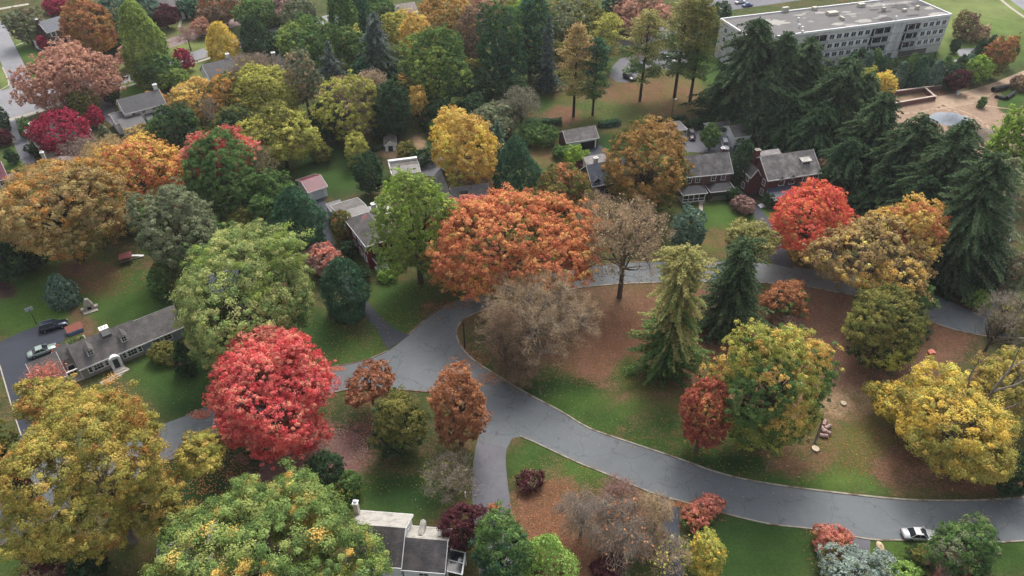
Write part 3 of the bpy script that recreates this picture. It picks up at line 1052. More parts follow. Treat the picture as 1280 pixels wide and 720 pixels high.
road('driveway', [(484, 437), (470, 410), (452, 392), (428, 362), (408, 330), (396, 292), (386, 258), (383, 246)], [(512, 419), (495, 412), (475, 395), (457, 375), (440, 352), (425, 325), (414, 290), (408, 258), (404, 243)], .03, ASPD)
road('driveway', [(826, 622), (826, 640), (827, 680), (826, 740)], [(850, 628), (849, 650), (852, 690), (856, 740)], .03, ASPD)
road('driveway', [(1064, 670), (1065, 700), (1066, 740)], [(1088, 675), (1087, 700), (1086, 740)], .03, ASPM)
road('driveway', [(913, 178), (916, 205), (924, 240), (938, 262), (950, 285), (966, 330)], [(931, 178), (932, 205), (938, 235), (952, 262), (966, 283), (992, 336)], .03, ASPD)
road('driveway', [(842, 158), (858, 190)], [(902, 158), (912, 192)], .02, ASPM)
road('driveway', [(719, 184), (726, 203)], [(748, 180), (768, 196)], .03, ASPD)
road('driveway', [(519, 196), (519, 216), (560, 222)], [(556, 190), (566, 205), (575, 214)], .03, ASPM)
sheet('parking_court', [P(*p) for p in [(-40, 445), (2, 427), (26, 415), (52, 406), (72, 402), (89, 410), (86, 418), (75, 432), (90, 440), (30, 480), (36, 510), (48, 560), (28, 560), (22, 535), (12, 500), (4, 470), (-40, 470)]], .015, ASPD)
k = MB()
ribbon(k, pl([(0, 457), (6, 478), (17, 515), (27, 545)]), .18, 0, .12)
k.build('kerb', STEPM)['kind'] = 'structure'
# far-left streets
road('street', [(-120, -60), (0, 26), (12, 44), (26, 72), (40, 100), (48, 118)], [(-200, 0), (-30, 30), (0, 76), (8, 98), (12, 110), (8, 118)], .02, ASPL)
road('street', [(-80, 130), (0, 113), (45, 108), (95, 100), (140, 97), (170, 91), (205, 80), (240, 65), (290, 50), (340, 36), (420, 16)], [(-80, 172), (0, 156), (50, 141), (92, 126), (144, 108), (183, 97), (215, 87), (250, 74), (300, 60), (350, 46), (430, 26)], .026, ASPL)
road('street', [(118, 76), (160, 66), (215, 47), (260, 32), (300, 22)], [(128, 82), (165, 74), (225, 56), (262, 42), (302, 31)], .02, surf('leaf_strewn_road', (134, 118, 116), .9, .25, .8, rgb2=(120, 96, 92), s2=.3))
walk = surf('pavement', (172, 164, 150), .9, .12, 1.5)


def path(name, pts, w, z=.03, mat=walk):
    a = pl(pts)
    mb = MB()
    ribbon(mb, a, w, 0, z)
    o = mb.build(name, mat)
    o['kind'] = 'structure'
    return o


path('pavement', [(-10, 156), (25, 146), (60, 136), (88, 128)], 1.6)
path('pavement', [(144, 111), (165, 106), (183, 99), (205, 91), (225, 84), (258, 74), (275, 68)], 1.2)
path('footpath', [(20, 57), (30, 53), (42, 49)], .7)
path('footpath', [(-10, 13), (12, 9), (36, 5)], 2.2)
path('footpath', [(224, 34), (226, 26), (229, 17)], 1.0)
path('kerb', [(-20, 118), (2, 112), (11, 107), (9, 97), (3, 84)], .4, .12)
path('footpath', [(871, 268), (876, 262), (876, 254), (873, 250)], .9)
path('footpath', [(126, 480), (140, 473), (150, 467), (160, 460)], 1.1)
path('footpath', [(55, 240), (58, 222), (62, 205)], .7)
road('driveway', [(10, 152), (14, 170), (24, 196), (33, 212)], [(24, 148), (33, 168), (40, 190), (46, 206)], .022, ASPM)
road('driveway', [(122, 112), (124, 140), (150, 165), (165, 180)], [(136, 110), (144, 140), (165, 160), (185, 182)], .022, ASPM)
# the lot among the pines and the one behind the flats
sheet('parking_court', [P(*p) for p in [(762, 96), (765, 84), (774, 74), (790, 68), (812, 62), (850, 58), (862, 66), (858, 82), (838, 88), (818, 82), (800, 88), (796, 97), (785, 103), (772, 103)]], .02, ASPM)
sheet('parking_court', [P(*p) for p in [(765, 60), (775, 42), (840, 28), (848, 44), (812, 56), (790, 62)]], .016, ASPM)
sheet('parking_court', [P(*p) for p in [(850, 22), (905, 14), (1100, -14), (1100, -34), (905, -12), (850, -2)]], .02, ASPM)
sheet('parking_court', [P(*p) for p in [(1020, 96), (1200, 74), (1196, 62), (1215, 60), (1250, 66), (1245, 78), (1205, 88), (1020, 112)]], .02, ASPL)
road('street', [(1225, -45), (1256, -6), (1300, 26)], [(1250, -55), (1275, -12), (1320, 14)], .02, ASPL)
path('pavement', [(1215, -45), (1252, 0), (1300, 34)], 1.2)
road('dirt_track', [(1330, 68), (1280, 88), (1240, 104), (1205, 114), (1165, 122)], [(1330, 84), (1280, 102), (1250, 112), (1222, 128), (1170, 138)], .01, surf('dirt_track_soil', (168, 146, 124), 1, .2, .8, rgb2=(140, 114, 94), s2=.2))
road('street', [(1236, 230), (1240, 270), (1236, 310), (1226, 350), (1222, 392)], [(1268, 225), (1268, 262), (1262, 310), (1256, 350), (1262, 400)], .024, ASPL)
path('lawn_edge_wall', [(1166, 342), (1178, 356), (1192, 374), (1204, 382), (1216, 388)], .5, .25, surf('red_edging', (110, 78, 76), .9, .3, 1.5))

ruts = surf('wheel_rut_soil', (176, 154, 130), 1, .3, 1.2, rgb2=(126, 102, 84), s2=.5)
for pts in ([(1170, 130), (1200, 138), (1225, 150), (1250, 176), (1256, 200)], [(1172, 134), (1202, 142), (1224, 156), (1244, 180), (1250, 204)], [(1130, 150), (1165, 160), (1195, 178), (1220, 190)], [(1205, 122), (1232, 132), (1262, 136)], [(1120, 142), (1150, 140), (1180, 132), (1215, 120)]):
    path('dirt_track', pts, .7, .02, ruts)

# ------------------------------------------------------------------ buildings
class House:
    """local frame: x runs along the front from its left end, y runs away from the viewer, origin = front left foot"""

    def __init__(s, name, label, cat, A, B, z, ang=None, group=None, off=(0, 0)):
        a, b = P(*A, z), P(*B, z)
        d = b - a
        s.L = d.length
        s.ang = R(ang) if ang is not None else math.atan2(d.y, d.x)
        u = Vector((math.cos(s.ang), math.sin(s.ang), 0))
        v = Vector((-u.y, u.x, 0))
        a = a + u * off[0] + v * off[1]
        s.root = empty(name, (a.x, a.y, 0), s.ang)
        s.o, s.u, s.v = Vector((a.x, a.y, 0)), u, v
        tag(s.root, label, cat, group)

    def loc(s, px, z=0):
        """local coordinates of the point seen at px, height z"""
        p = P(*px, z) - s.o
        return p.dot(s.u), p.dot(s.v)

    def vol(s, x0, x1, y0, y1, z0, ze, zr, wall, roof, kind='x', oh=.35, trim=WHITE, rname='roof', flat=None, wname='wall', rake=True):
        """walls + roof. kind: 'x' gable, ridge along x; 'y' gable, ridge along y; 'h' hip; 'f' flat; 's' shed falling to the front"""
        w, r, f = MB(), MB(), MB()
        xm, ym = (x0 + x1) / 2, (y0 + y1) / 2
        th = .14
        if kind == 'x':
            w.prism([(y0, z0), (y1, z0), (y1, ze), (ym, zr - .02), (y0, ze)], 'x', x0, x1)
            sl = (zr - ze) / (ym - y0)
            for sg, ya in ((-1, y0 - oh), (1, y1 + oh)):
                za = ze - sl * oh
                r.add([(x0 - oh, ya, za), (x1 + oh, ya, za), (x1 + oh, ym, zr), (x0 - oh, ym, zr), (x0 - oh, ya, za + th), (x1 + oh, ya, za + th), (x1 + oh, ym, zr + th), (x0 - oh, ym, zr + th)],
                      [(0, 1, 2, 3), (4, 7, 6, 5) if sg > 0 else (4, 5, 6, 7), (0, 4, 5, 1), (0, 3, 7, 4), (1, 5, 6, 2)])
                f.box(x0 - oh - .03, x1 + oh + .03, ya - .07 if sg < 0 else ya + .01, ya - .01 if sg < 0 else ya + .07, za - .08, za + th + .03)
            for xa in (x0 - oh - .06, x1 + oh + .005) if rake else ():
                for sg, ya in ((-1, y0 - oh), (1, y1 + oh)):
                    za = ze - sl * oh
                    f.prism([(ya, za - .12), (ym, zr - .12), (ym, zr + th + .03), (ya, za + th + .03)], 'x', xa, xa + .055)
        elif kind == 'y':
            w.prism([(x0, z0), (x1, z0), (x1, ze), (xm, zr - .02), (x0, ze)], 'y', y0, y1)
            sl = (zr - ze) / (xm - x0)
            for sg, xa in ((-1, x0 - oh), (1, x1 + oh)):
                za = ze - sl * oh
                r.add([(xa, y0 - oh, za), (xa, y1 + oh, za), (xm, y1 + oh, zr), (xm, y0 - oh, zr), (xa, y0 - oh, za + th), (xa, y1 + oh, za + th), (xm, y1 + oh, zr + th), (xm, y0 - oh, zr + th)],
                      [(0, 3, 2, 1), (4, 5, 6, 7) if sg > 0 else (4, 7, 6, 5), (0, 1, 5, 4), (0, 4, 7, 3), (1, 2, 6, 5)])
                f.box(xa - .07 if sg < 0 else xa + .01, xa - .01 if sg < 0 else xa + .07, y0 - oh - .03, y1 + oh + .03, za - .08, za + th + .03)
                for ya in (y0 - oh - .06, y1 + oh + .005):
                    f.prism([(xa, za - .12), (xm, zr - .12), (xm, zr + th + .03), (xa, za + th + .03)], 'y', ya, ya + .055)
        elif kind == 'h':
            w.box(x0, x1, y0, y1, z0, ze)
            X0, X1, Y0, Y1 = x0 - oh, x1 + oh, y0 - oh, y1 + oh
            hw = min(X1 - X0, Y1 - Y0) / 2
            if X1 - X0 >= Y1 - Y0:
                a, b = (X0 + hw, (Y0 + Y1) / 2, zr), (X1 - hw - .001, (Y0 + Y1) / 2, zr)
            else:
                a, b = ((X0 + X1) / 2, Y0 + hw, zr), ((X0 + X1) / 2, Y1 - hw - .001, zr)
            z = ze
            vs = [(X0, Y0, z), (X1, Y0, z), (X1, Y1, z), (X0, Y1, z), a, b]
            if X1 - X0 >= Y1 - Y0:
                fs = [(0, 1, 5, 4), (1, 2, 5), (2, 3, 4, 5), (3, 0, 4), (0, 3, 2, 1)]
            else:
                fs = [(0, 1, 4), (1, 2, 5, 4), (2, 3, 5), (3, 0, 4, 5), (0, 3, 2, 1)]
            r.add(vs, fs)
            for q in ((X0, X1, Y0 - .06, Y0 - .003), (X0, X1, Y1 + .003, Y1 + .06), (X0 - .06, X0 - .003, Y0, Y1), (X1 + .003, X1 + .06, Y0, Y1)):
                f.box(*q, z - .16, z + .07)
        elif kind == 's':
            w.prism([(y0, z0), (y1, z0), (y1, zr), (y0, ze)], 'x', x0, x1)
            sl = (zr - ze) / (y1 - y0)
            r.add([(x0 - oh, y0 - oh, ze - sl * oh), (x1 + oh, y0 - oh, ze - sl * oh), (x1 + oh, y1, zr), (x0 - oh, y1, zr), (x0 - oh, y0 - oh, ze - sl * oh + th), (x1 + oh, y0 - oh, ze - sl * oh + th), (x1 + oh, y1, zr + th), (x0 - oh, y1, zr + th)],
                  [(0, 3, 2, 1), (4, 5, 6, 7), (0, 1, 5, 4), (1, 2, 6, 5), (2, 3, 7, 6), (3, 0, 4, 7)])
            f.box(x0 - oh - .03, x1 + oh + .03, y0 - oh - .07, y0 - oh - .01, ze - sl * oh - .08, ze - sl * oh + th + .03)
        elif kind == 'f':
            w.box(x0, x1, y0, y1, z0, ze)
            r.box(x0 - oh, x1 + oh, y0 - oh, y1 + oh, ze + .01, ze + .18)
            for q in ((x0 - oh - .05, x1 + oh + .05, y0 - oh - .05, y0 - oh - .003), (x0 - oh - .05, x1 + oh + .05, y1 + oh + .003, y1 + oh + .05), (x0 - oh - .05, x0 - oh - .003, y0 - oh, y1 + oh), (x1 + oh + .003, x1 + oh + .05, y0 - oh, y1 + oh)):
                f.box(*q, ze - .06, ze + .26)
        w.build(wname, wall, s.root)
        ro = r.build(rname, roof, s.root, uv=True)
        if trim: f.build('fascia', trim, ro)
        return ro

    def win(s, face, p, z, w, h, y, shut=None, name='window', arch=False, panes=2):
        """window on face 'f' (front, at y), 'l'/'r' (side, at x=y). p = centre along the face, z = sill height"""
        f, g = MB(), MB()
        t = .14

        def bx(mb, a0, a1, b0, b1, d0, d1):
            if face == 'f': mb.box(p + a0, p + a1, y - d1, y - d0, z + b0, z + b1)
            elif face == 'l': mb.box(y - d1, y - d0, p + a0, p + a1, z + b0, z + b1)
            else: mb.box(y + d0, y + d1, p + a0, p + a1, z + b0, z + b1)
        bx(f, -w / 2 - t, -w / 2, -t, h + t, .003, .09)
        bx(f, w / 2, w / 2 + t, -t, h + t, .003, .09)
        bx(f, -w / 2, w / 2, -t, 0, .003, .12)
        bx(f, -w / 2, w / 2, h, h + t, .003, .09)
        bx(f, -w / 2, w / 2, h * .5 - .025, h * .5 + .025, .003, .06)
        for i in range(1, panes):
            q = -w / 2 + w * i / panes
            bx(f, q - .022, q + .022, 0, h * .5 - .025, .003, .055)
            bx(f, q - .022, q + .022, h * .5 + .025, h, .003, .055)
        o = f.build(name, WHITE, s.root)
        bx(g, -w / 2, w / 2, 0, h, .001, .035)
        g.build('pane', GLASS, o)
        if shut:
            for sg in (-1, 1):
                m = MB()
                c = sg * (w / 2 + t + .2)
                bx(m, c - .17, c + .17, -.04, h + .04, .003, .06)
                m.build('shutter', shut, o)
        return o

    def door(s, face, p, z, w, h, y, mat, frame=WHITE, fw=.14, name='door'):
        f, g = MB(), MB()

        def bx(mb, a0, a1, b0, b1, d0, d1):
            if face == 'f': mb.box(p + a0, p + a1, y - d1, y - d0, z + b0, z + b1)
            elif face == 'l': mb.box(y - d1, y - d0, p + a0, p + a1, z + b0, z + b1)
            else: mb.box(y + d0, y + d1, p + a0, p + a1, z + b0, z + b1)
        bx(f, -w / 2 - fw, -w / 2, 0, h, .003, .12)
        bx(f, w / 2, w / 2 + fw, 0, h, .003, .12)
        bx(f, -w / 2 - fw, w / 2 + fw, h, h + fw, .003, .14)
        bx(g, -w / 2, w / 2, 0, h, .003, .05)
        o = g.build(name, mat, s.root)
        f.build('frame', frame, o)
        return o

    def chimney(s, x, y, w, d, z0, z1, mat, cap=WHITE, parent=None):
        m = MB()
        m.box(x - w / 2, x + w / 2, y - d / 2, y + d / 2, z0, z1)
        o = m.build('chimney', mat, parent or s.root)
        m = MB()
        m.box(x - w / 2 - .08, x + w / 2 + .08, y - d / 2 - .08, y + d / 2 + .08, z1 + .003, z1 + .14)
        for i in (-1, 1):
            m.tube([(x + i * w * .22, y, z1 + .1), (x + i * w * .22, y, z1 + .45)], .13, n=8)
        m.build('chimney_cap', cap, o) if not parent else m.build('chimney_cap', cap, s.root)
        return o

    def dormer(s, x, y, z, w, h, d, roof, wall=WHITE, rise=.5):
        """gabled dormer facing the front: front face at y, sill z"""
        m = MB()
        m.prism([(x - w / 2, z - .6), (x + w / 2, z - .6), (x + w / 2, z + h), (x, z + h + rise), (x - w / 2, z + h)], 'y', y, y + d)
        o = m.build('dormer', wall, s.root)
        m = MB()
        oh, th = .14, .08
        sl = rise / (w / 2)
        for sg in (-1, 1):
            xa = x + sg * (w / 2 + oh)
            za = z + h - sl * oh
            a = [(xa, y - .15, za), (xa, y + d, za), (x, y + d, z + h + rise), (x, y - .15, z + h + rise)]
            m.add(a + [(p[0], p[1], p[2] + th) for p in a], [(0, 1, 2, 3), (4, 5, 6, 7), (0, 1, 5, 4), (0, 3, 7, 4), (1, 2, 6, 5)])
        m.build('dormer_roof', roof, o, uv=True)
        f, g = MB(), MB()
        g.box(x - w * .3, x + w * .3, y - .04, y - .003, z + .08, z + h - .02)
        f.box(x - .03, x + .03, y - .07, y - .041, z + .08, z + h - .02)
        f.box(x - w * .3, x + w * .3, y - .072, y - .041, z + h * .5 - .03, z + h * .5 + .03)
        g.build('pane', GLASS, o)
        f.build('glazing_bar', WHITE, o)
        return o


def part(mb, name, mat, parent, **k):
    return mb.build(name, mat, parent, **k)


SHUTG = surf('grey_green_shutter', (88, 92, 90), .8, .1, 2)
SHUTD = surf('dark_shutter', (52, 56, 62), .8, .1, 2)
REDDOOR = surf('dark_door', (62, 50, 50), .6, .1, 2)

# --- long low house, lower left
h = House('ranch_house', 'long low grey stone house with two dormers, white chimney and arched white door', 'house', (100, 460), (177, 428), 2.75)
L = h.L
D = 7.0
h.vol(0, L, 0, D, 0, 2.75, 5.5, GREYW, ROOF_G, rake=False)
h.vol(-6.6, -2.5, .02, D - .1, 0, 2.6, 5.2, GREYW, ROOF_G, oh=.3)
h.vol(-2.5, -.02, 2.6, D - .1, 0, 3.4, 5.2, GREYW, ROOF_G, oh=.0, trim=None)
m = MB(); m.box(-2.5, 0, .1, 2.6, .02, .16); part(m, 'porch_floor', STEPM, h.root)
m = MB(); m.box(-2.35, -2.2, .15, .3, .16, 2.6); m.box(-.35, -.2, .15, .3, .16, 2.6); m.box(-2.5, -.02, .1, .3, 2.6, 2.8); part(m, 'porch_frame', WHITE, h.root)
h.vol(L + .02, L + 7.4, .05, D - .1, 0, 2.6, 5.15, BLUEW, ROOF_G, oh=.3, rake=False)
h.door('f', -1.2, .16, 1.0, 2.0, 2.6, DARK)
for x in (h.loc((115.7, 446), 3.2)[0], h.loc((157, 428), 3.2)[0]):
    h.dormer(x, .9, 3.75, 1.15, 1.05, 2.6, ROOF_G)
for p, zz in (((123, 457), 1.4), ((165.3, 440), 1.4)):
    x = h.loc(p, zz)[0]
    h.win('f', x, .95, 1.5, 1.15, 0, SHUTG if x < 5 else None, panes=3)
    h.win('f', x - 1.35, .95, .5, 1.15, 0, panes=1)
    h.win('f', x + 1.35, .95, .5, 1.15, 0, panes=1)
for p in ((194, 425), (208.7, 419.6)):
    h.win('f', h.loc(p, 1.4)[0], 1.0, 1.25, 1.1, .05)
x = h.loc((144.5, 452), 1.3)[0]
m = MB()
arch = [(x - .95, 0), (x + .95, 0), (x + .95, 2.1)] + [(x + .95 * math.cos(t), 2.1 + .75 * math.sin(t)) for t in [i * math.pi / 10 for i in range(1, 10)]] + [(x - .95, 2.1)]
m.prism(arch, 'y', -.9, -.005)
fr = part(m, 'door_surround', WHITE, h.root)
m = MB(); m.box(x - .45, x + .45, -.96, -.905, .25, 2.25); part(m, 'door', SHUTD, fr)
m = MB(); m.box(x - 1.0, x + 1.0, -2.0, -.97, 0, .28); m.box(x - 1.1, x + 1.1, -2.6, -2.005, 0, .14); part(m, 'front_step', STEPM, h.root)
cx_, cy_ = h.loc((131, 414), 5.6)
h.chimney(cx_, D / 2 - .5, 1.35, 1.0, 4.0, 6.6, WHITE)
m = MB(); m.box(cx_ - .75, cx_ + .75, D / 2 - 1.05, D / 2 - 1.005, 4.9, 5.25); part(m, 'flashing', surf('lead_flashing', (84, 80, 78), .6, .1, 2), h.root)
h.door('l', 2.2, .05, 2.6, 2.1, -6.6, WHITE, name='garage_door')

# --- deep red house with grey roofs, centre left
h = House('red_house', 'narrow deep red house with grey hipped roof beside the tall lime green tree', 'house', (457.3, 308.7), (481, 303), 6.0, ang=31.3, off=(.4, .4))
W = 7.2
h.vol(0, W, 0, 11, 0, 6.0, 8.6, REDW, ROOF_G, 'h', oh=.45)
h.vol(-.3, 5.7, 11.3, 20, 0, 4.6, 5.3, BLUEW, ROOF_G, 'x', oh=.3)
h.vol(5.8, 9.5, 8.2, 12.4, 0, 6.3, 6.7, CREAM, ROOF_W, 'f', oh=.15)
h.vol(-.6, 2.4, 20.2, 23, 0, 3.2, 3.7, BLUEW, ROOF_D, 's', oh=.3)
h.vol(2.8, 5.8, 20.3, 22.4, 0, 2.9, 3.2, BLUEW, ROOF_W, 'f', oh=.2)
h.chimney(5.4, 8.4, .9, .8, 6.2, 9.6, CREAM)
for y in (2, 4.6, 7.6):
    h.win('l', y, 3.7, 1.0, 1.5, 0, WHITE)
    h.win('l', y, .9, 1.0, 1.5, 0, WHITE)
h.win('f', 1.7, 3.7, 1.0, 1.4, 0)
h.win('f', 4.9, 3.7, 1.0, 1.4, 0)
h.win('f', 5.3, .9, 1.0, 1.4, 0)
h.win('l', 15, 1.3, 1.0, 1.2, -.3); h.win('l', 18, 1.3, 1.0, 1.2, -.3)
h.vol(.9, 3.3, -1.9, -.02, 2.35, 2.5, 3.3, WHITE, ROOF_D, 'y', oh=.15, rname='porch_roof', wname='porch_beam')
m = MB()
for x in (1.0, 3.2): m.tube([(x, -1.8, .2), (x, -1.8, 2.35)], .11, n=8)
m.box(.8, 3.4, -2.0, -.02, 0, .2)
part(m, 'porch', WHITE, h.root)
h.door('f', 2.1, .2, .95, 2.05, 0, DARK)
m = MB(); m.box(2.8, 4.0, 5.4, 6.6, 0, .05)
sk = part(m, 'skylight', surf('faded_red_hatch', (140, 96, 92), .7, .1, 2), h.root); sk.location = (-.9, -1.2, 7.62); sk.rotation_euler = (0, -R(33), 0)

# --- red-roofed garage
h = House('garage', 'small white garage with faded maroon roof at the top of the long driveway', 'garage', (386, 240), (404, 234), 2.7, off=(0, 0))
h.vol(0, 4.4, 0, 6.6, 0, 2.7, 4.0, WHITE, ROOF_M, 'x', oh=.3)
h.door('f', 2.2, .05, 2.7, 2.1, 0, surf('garage_panel', (206, 208, 212), .6, .08, 2), name='garage_door')

# --- garage with white edge behind the lime tree
h = House('garage', 'low garage with weathered grey roof and white parapet behind the tall lime green tree', 'garage', (491, 219), (530, 214), 3.0)
h.vol(0, 6.6, 0, 5.6, 0, 3.0, 3.6, WHITE, ROOF_G, 'x', oh=.2)
m = MB(); m.box(-.35, 6.9, 5.7, 6.5, 2.2, 3.75); m.box(-.36, -.22, -.25, 5.7, 2.6, 3.55)
part(m, 'parapet', WHITE, h.root)
h.win('l', 2.5, 1.2, 1.1, 1.0, 0)

# --- house with crossing grey roofs between the lime tree and the orange oak
h = House('gabled_house', 'white house with crossing grey roofs and stout white chimney wedged between lime and orange crowns', 'house', (556, 263), (596, 256), 4.8, ang=14)
h.vol(2.4, 10.5, 1.6, 8, 0, 4.8, 7.4, WHITE, ROOF_G, 'x', oh=.3)
h.vol(-1.0, 4.2, 2.0, 13.5, 0, 4.6, 7.5, WHITE, ROOF_G, 'y', oh=.3)
h.chimney(4.6, .9, 1.7, 1.1, 0, 8.1, WHITE, DARK)
for x in (6.0, 8.6): h.win('f', x, 3.0, 1.0, 1.3, 1.6, SHUTD)
h.win('f', 1.2, 3.2, 1.0, 1.3, 2.0)
m = MB(); m.box(4.2, 9.5, -1.4, 1.58, 2.5, 2.68); part(m, 'porch_roof', ROOF_BR, h.root, uv=True)

# --- two-bay garage, top centre
h = House('garage', 'brick two bay garage with pale weathered roof, one wide door open, above the dark yard', 'garage', (709, 178), (747, 171.5), 2.9)
h.vol(0, h.L, 0, 5.4, 0, 2.9, 4.9, BRICKP, ROOF_O, 'x', oh=.3)
l = h.L
m = MB(); m.box(l * .42, l * .92, -.02, -.004, .05, 2.25); op = part(m, 'doorway', DARK, h.root)
m = MB(); m.box(l * .37, l * .42, -.12, -.003, 0, 2.5); m.box(l * .92, l * .96, -.12, -.003, 0, 2.5); m.box(l * .37, l * .96, -.13, -.003, 2.25, 2.6); part(m, 'door_frame', WHITE, h.root)
d = h.door('f', l * .19, .02, 2.5, 2.1, 0, WHITE, name='garage_door')
m = MB()
for i in range(4): m.box(l * .19 - 1.05 + i * .56, l * .19 - .65 + i * .56, -.08, -.052, 1.5, 1.85)
part(m, 'pane', GLASS, d)

# --- slate blue house beneath the golden brown tree
h = House('gabled_house', 'dark house with slate blue roof and white dormers half under the golden brown tree', 'house', (741, 232), (797, 221), 4.0)
h.vol(0, 12.5, 0, 7.4, 0, 4.0, 7.4, surf('navy_wall', (60, 62, 72), .8, .15, 1.5), ROOF_B, 'x', oh=.3)
h.vol(2.2, 7.6, 7.6, 10.4, 0, 4.4, 5.6, CREAM, ROOF_O, 's', oh=.15)
h.dormer(1.3, .25, 3.7, 1.5, 1.2, 2.5, ROOF_B, surf('slate_cheek', (84, 74, 78), .8, .1, 2), rise=.7)
h.dormer(3.9, .25, 3.7, 1.3, 1.2, 2.5, ROOF_B)
h.dormer(9.2, .25, 3.7, 1.3, 1.2, 2.5, ROOF_B); h.dormer(11.2, .25, 3.7, 1.3, 1.2, 2.5, ROOF_B)
for x in (1.2, 3.8, 9.0): h.win('f', x, 1.0, 1.1, 1.3, 0)
h.chimney(2.6, 4.6, .9, .7, 6.8, 8.4, CREAM)

# --- brick colonial with two porches
h = House('brick_house', 'brick house with streaked grey roof and a pair of dark hipped porch roofs', 'house', (852, 221), (914.5, 215), 5.6)
L = h.L
h.vol(0, L, 0, 8.2, 0, 5.6, 8.6, BRICKP, shingle('streaked_shingles', (78, 76, 76), (112, 108, 108)), 'x', oh=.35)
for px_ in ((863, 226), (872, 223.5), (892, 221.5), (904, 220)):
    x = h.loc(px_, 4.6)[0]
    h.win('f', x, 3.75, .95, 1.35, 0)
xa, _ = h.loc((849, 233), 2.9); xb, _ = h.loc((884, 238), 2.9)
h.vol(-.2, 5.4, -3.1, -.02, 2.35, 2.6, 3.9, WHITE, ROOF_D, 'h', oh=.3, rname='porch_roof', wname='porch_beam')
m = MB()
for x in (-.1, 1.2, 2.5, 3.8, 5.3): m.box(x - .08, x + .08, -3.05, -2.9, .4, 2.35)
m.box(-.2, 5.4, -3.1, -2.98, 1.1, 1.2); m.box(-.2, 5.4, -3.12, -2.96, .35, .5)
part(m, 'porch_screen', WHITE, h.root)
m = MB(); m.box(-.2, 5.4, -2.9, -.02, 0, .38); m.box(3.9, 5.2, -3.6, -2.97, 0, .2); part(m, 'porch_floor', STEPM, h.root)
m = MB(); m.box(-.05, 5.25, -2.86, -2.83, .5, 2.3); part(m, 'porch_glazing', GLASS, h.root)
h.vol(6.7, 12.4, -3.0, -.02, 2.35, 2.6, 3.8, WHITE, ROOF_D, 'h', oh=.3, rname='porch_roof', wname='porch_beam')
m = MB()
for x in (6.95, 12.1): m = MB(); m.box(x - .3, x + .3, -2.9, -2.3, .4, 2.35); part(m, 'porch_pillar', BRICK, h.root)
m = MB(); m.box(6.7, 12.4, -3.0, -.02, 0, .4); m.box(7.3, 11.8, -2.98, -2.85, .4, 1.1); part(m, 'porch_floor', surf('green_grey_parapet', (120, 128, 112), .9, .15, 2), h.root)
h.win('f', 9.6, 1.0, 2.2, 1.3, 0, panes=4)
h.door('f', 4.5, .4, .9, 2.0, 0, WHITE)
h.chimney(L - .8, 5.0, .7, .7, 7.5, 9.3, BRICKP)
h.vol(3.2, 8.6, 8.4, 11, 0, 2.8, 3.2, BRICKP, surf('grey_deck_roof', (136, 132, 136), .8, .2, 1), 'f', oh=.15)

# --- brick house with big front roof and dormers
h = House('brick_house', 'dark red brick house with mottled grey roof, four white windows and large white box dormer', 'house', (961, 224.5), (1024.5, 215), 5.8)
L = h.L
h.vol(0, L, 0, 9.6, 0, 5.8, 9.2, BRICK, shingle('pale_mottled_shingles', (98, 95, 94), (138, 133, 130)), 'x', oh=.35)
for px_ in ((970, 222), (983, 220.4), (1000.5, 218.6), (1013.5, 217)):
    x = h.loc(px_, 4.4)[0]
    h.win('f', x, 3.75, 1.25, 1.4, 0, panes=2)
for px_ in ((971, 216), (985, 214)):
    x = h.loc(px_, 6)[0]
    h.dormer(x, -.25, 4.9, 1.6, .5, 1.6, ROOF_O, BRICK, rise=.9)
x, _ = h.loc((1007.5, 203), 7.6)
m = MB(); m.box(x - 1.1, x + 1.1, 2.0, 5.0, 5.6, 8.1); dm = part(m, 'dormer', WHITE, h.root)
m = MB(); m.prism([(1.7, 8.0), (5.3, 8.45), (5.3, 8.6), (1.7, 8.15)], 'x', x - 1.3, x + 1.3); part(m, 'dormer_roof', ROOF_W, dm)
m = MB()
for i in range(3): m.box(x - .85 + i * .6, x - .35 + i * .6, 1.95, 1.997, 6.9, 7.7)
part(m, 'pane', GLASS, dm)
h.vol(.2, 6.6, -3.6, -.02, 2.3, 2.45, 3.3, WHITE, ROOF_N, 's', oh=.3, rname='porch_roof', wname='porch_beam')
h.vol(7.3, 13, -3.0, -.02, 0, 2.5, 3.3, BRICK, ROOF_X, 's', oh=.3, rname='porch_roof')
m = MB()
for x_ in (.35, 3.4, 6.4): m.box(x_ - .15, x_ + .15, -3.5, -3.2, .4, 2.45)
part(m, 'porch_post', WHITE, h.root)
m = MB(); m.box(.2, 6.6, -3.6, -.02, 0, .4); m.box(.9, 6.3, -3.58, -3.46, .4, 1.2); part(m, 'porch_floor', surf('olive_rail', (136, 140, 116), .9, .15, 2), h.root)
h.win('f', 3.2, 1.0, 2.2, 1.3, 0, panes=4)
m = MB()
for i in range(4): m.box(-2.3 + i * .45, -1.85 + i * .45, -2.8, -1.4, 0, .18 + i * .17)
part(m, 'front_step', WHITE, h.root)
h.vol(-2.6, -.02, 3.2, 8.4, 0, 5.0, 6.9, BRICK, ROOF_X, 'y', oh=.15, wname='side_wing')
for y in (1.5,): h.win('l', y, 3.5, 1, 1.4, 0); h.win('l', y, .9, 1, 1.4, 0)
h.win('l', 4.4, 3.4, .9, 1.4, -2.6); h.win('l', 7, 3.4, .9, 1.4, -2.6); h.win('l', 5.6, .8, 1.1, 1.4, -2.6)
h.chimney(-.2, 6.4, 1.1, .9, 5.6, 10.2, BRICK, STEPM)
h.vol(4.6, 9.8, 9.8, 12.6, 0, 5.0, 5.8, CREAM, ROOF_O, 's', oh=.2)

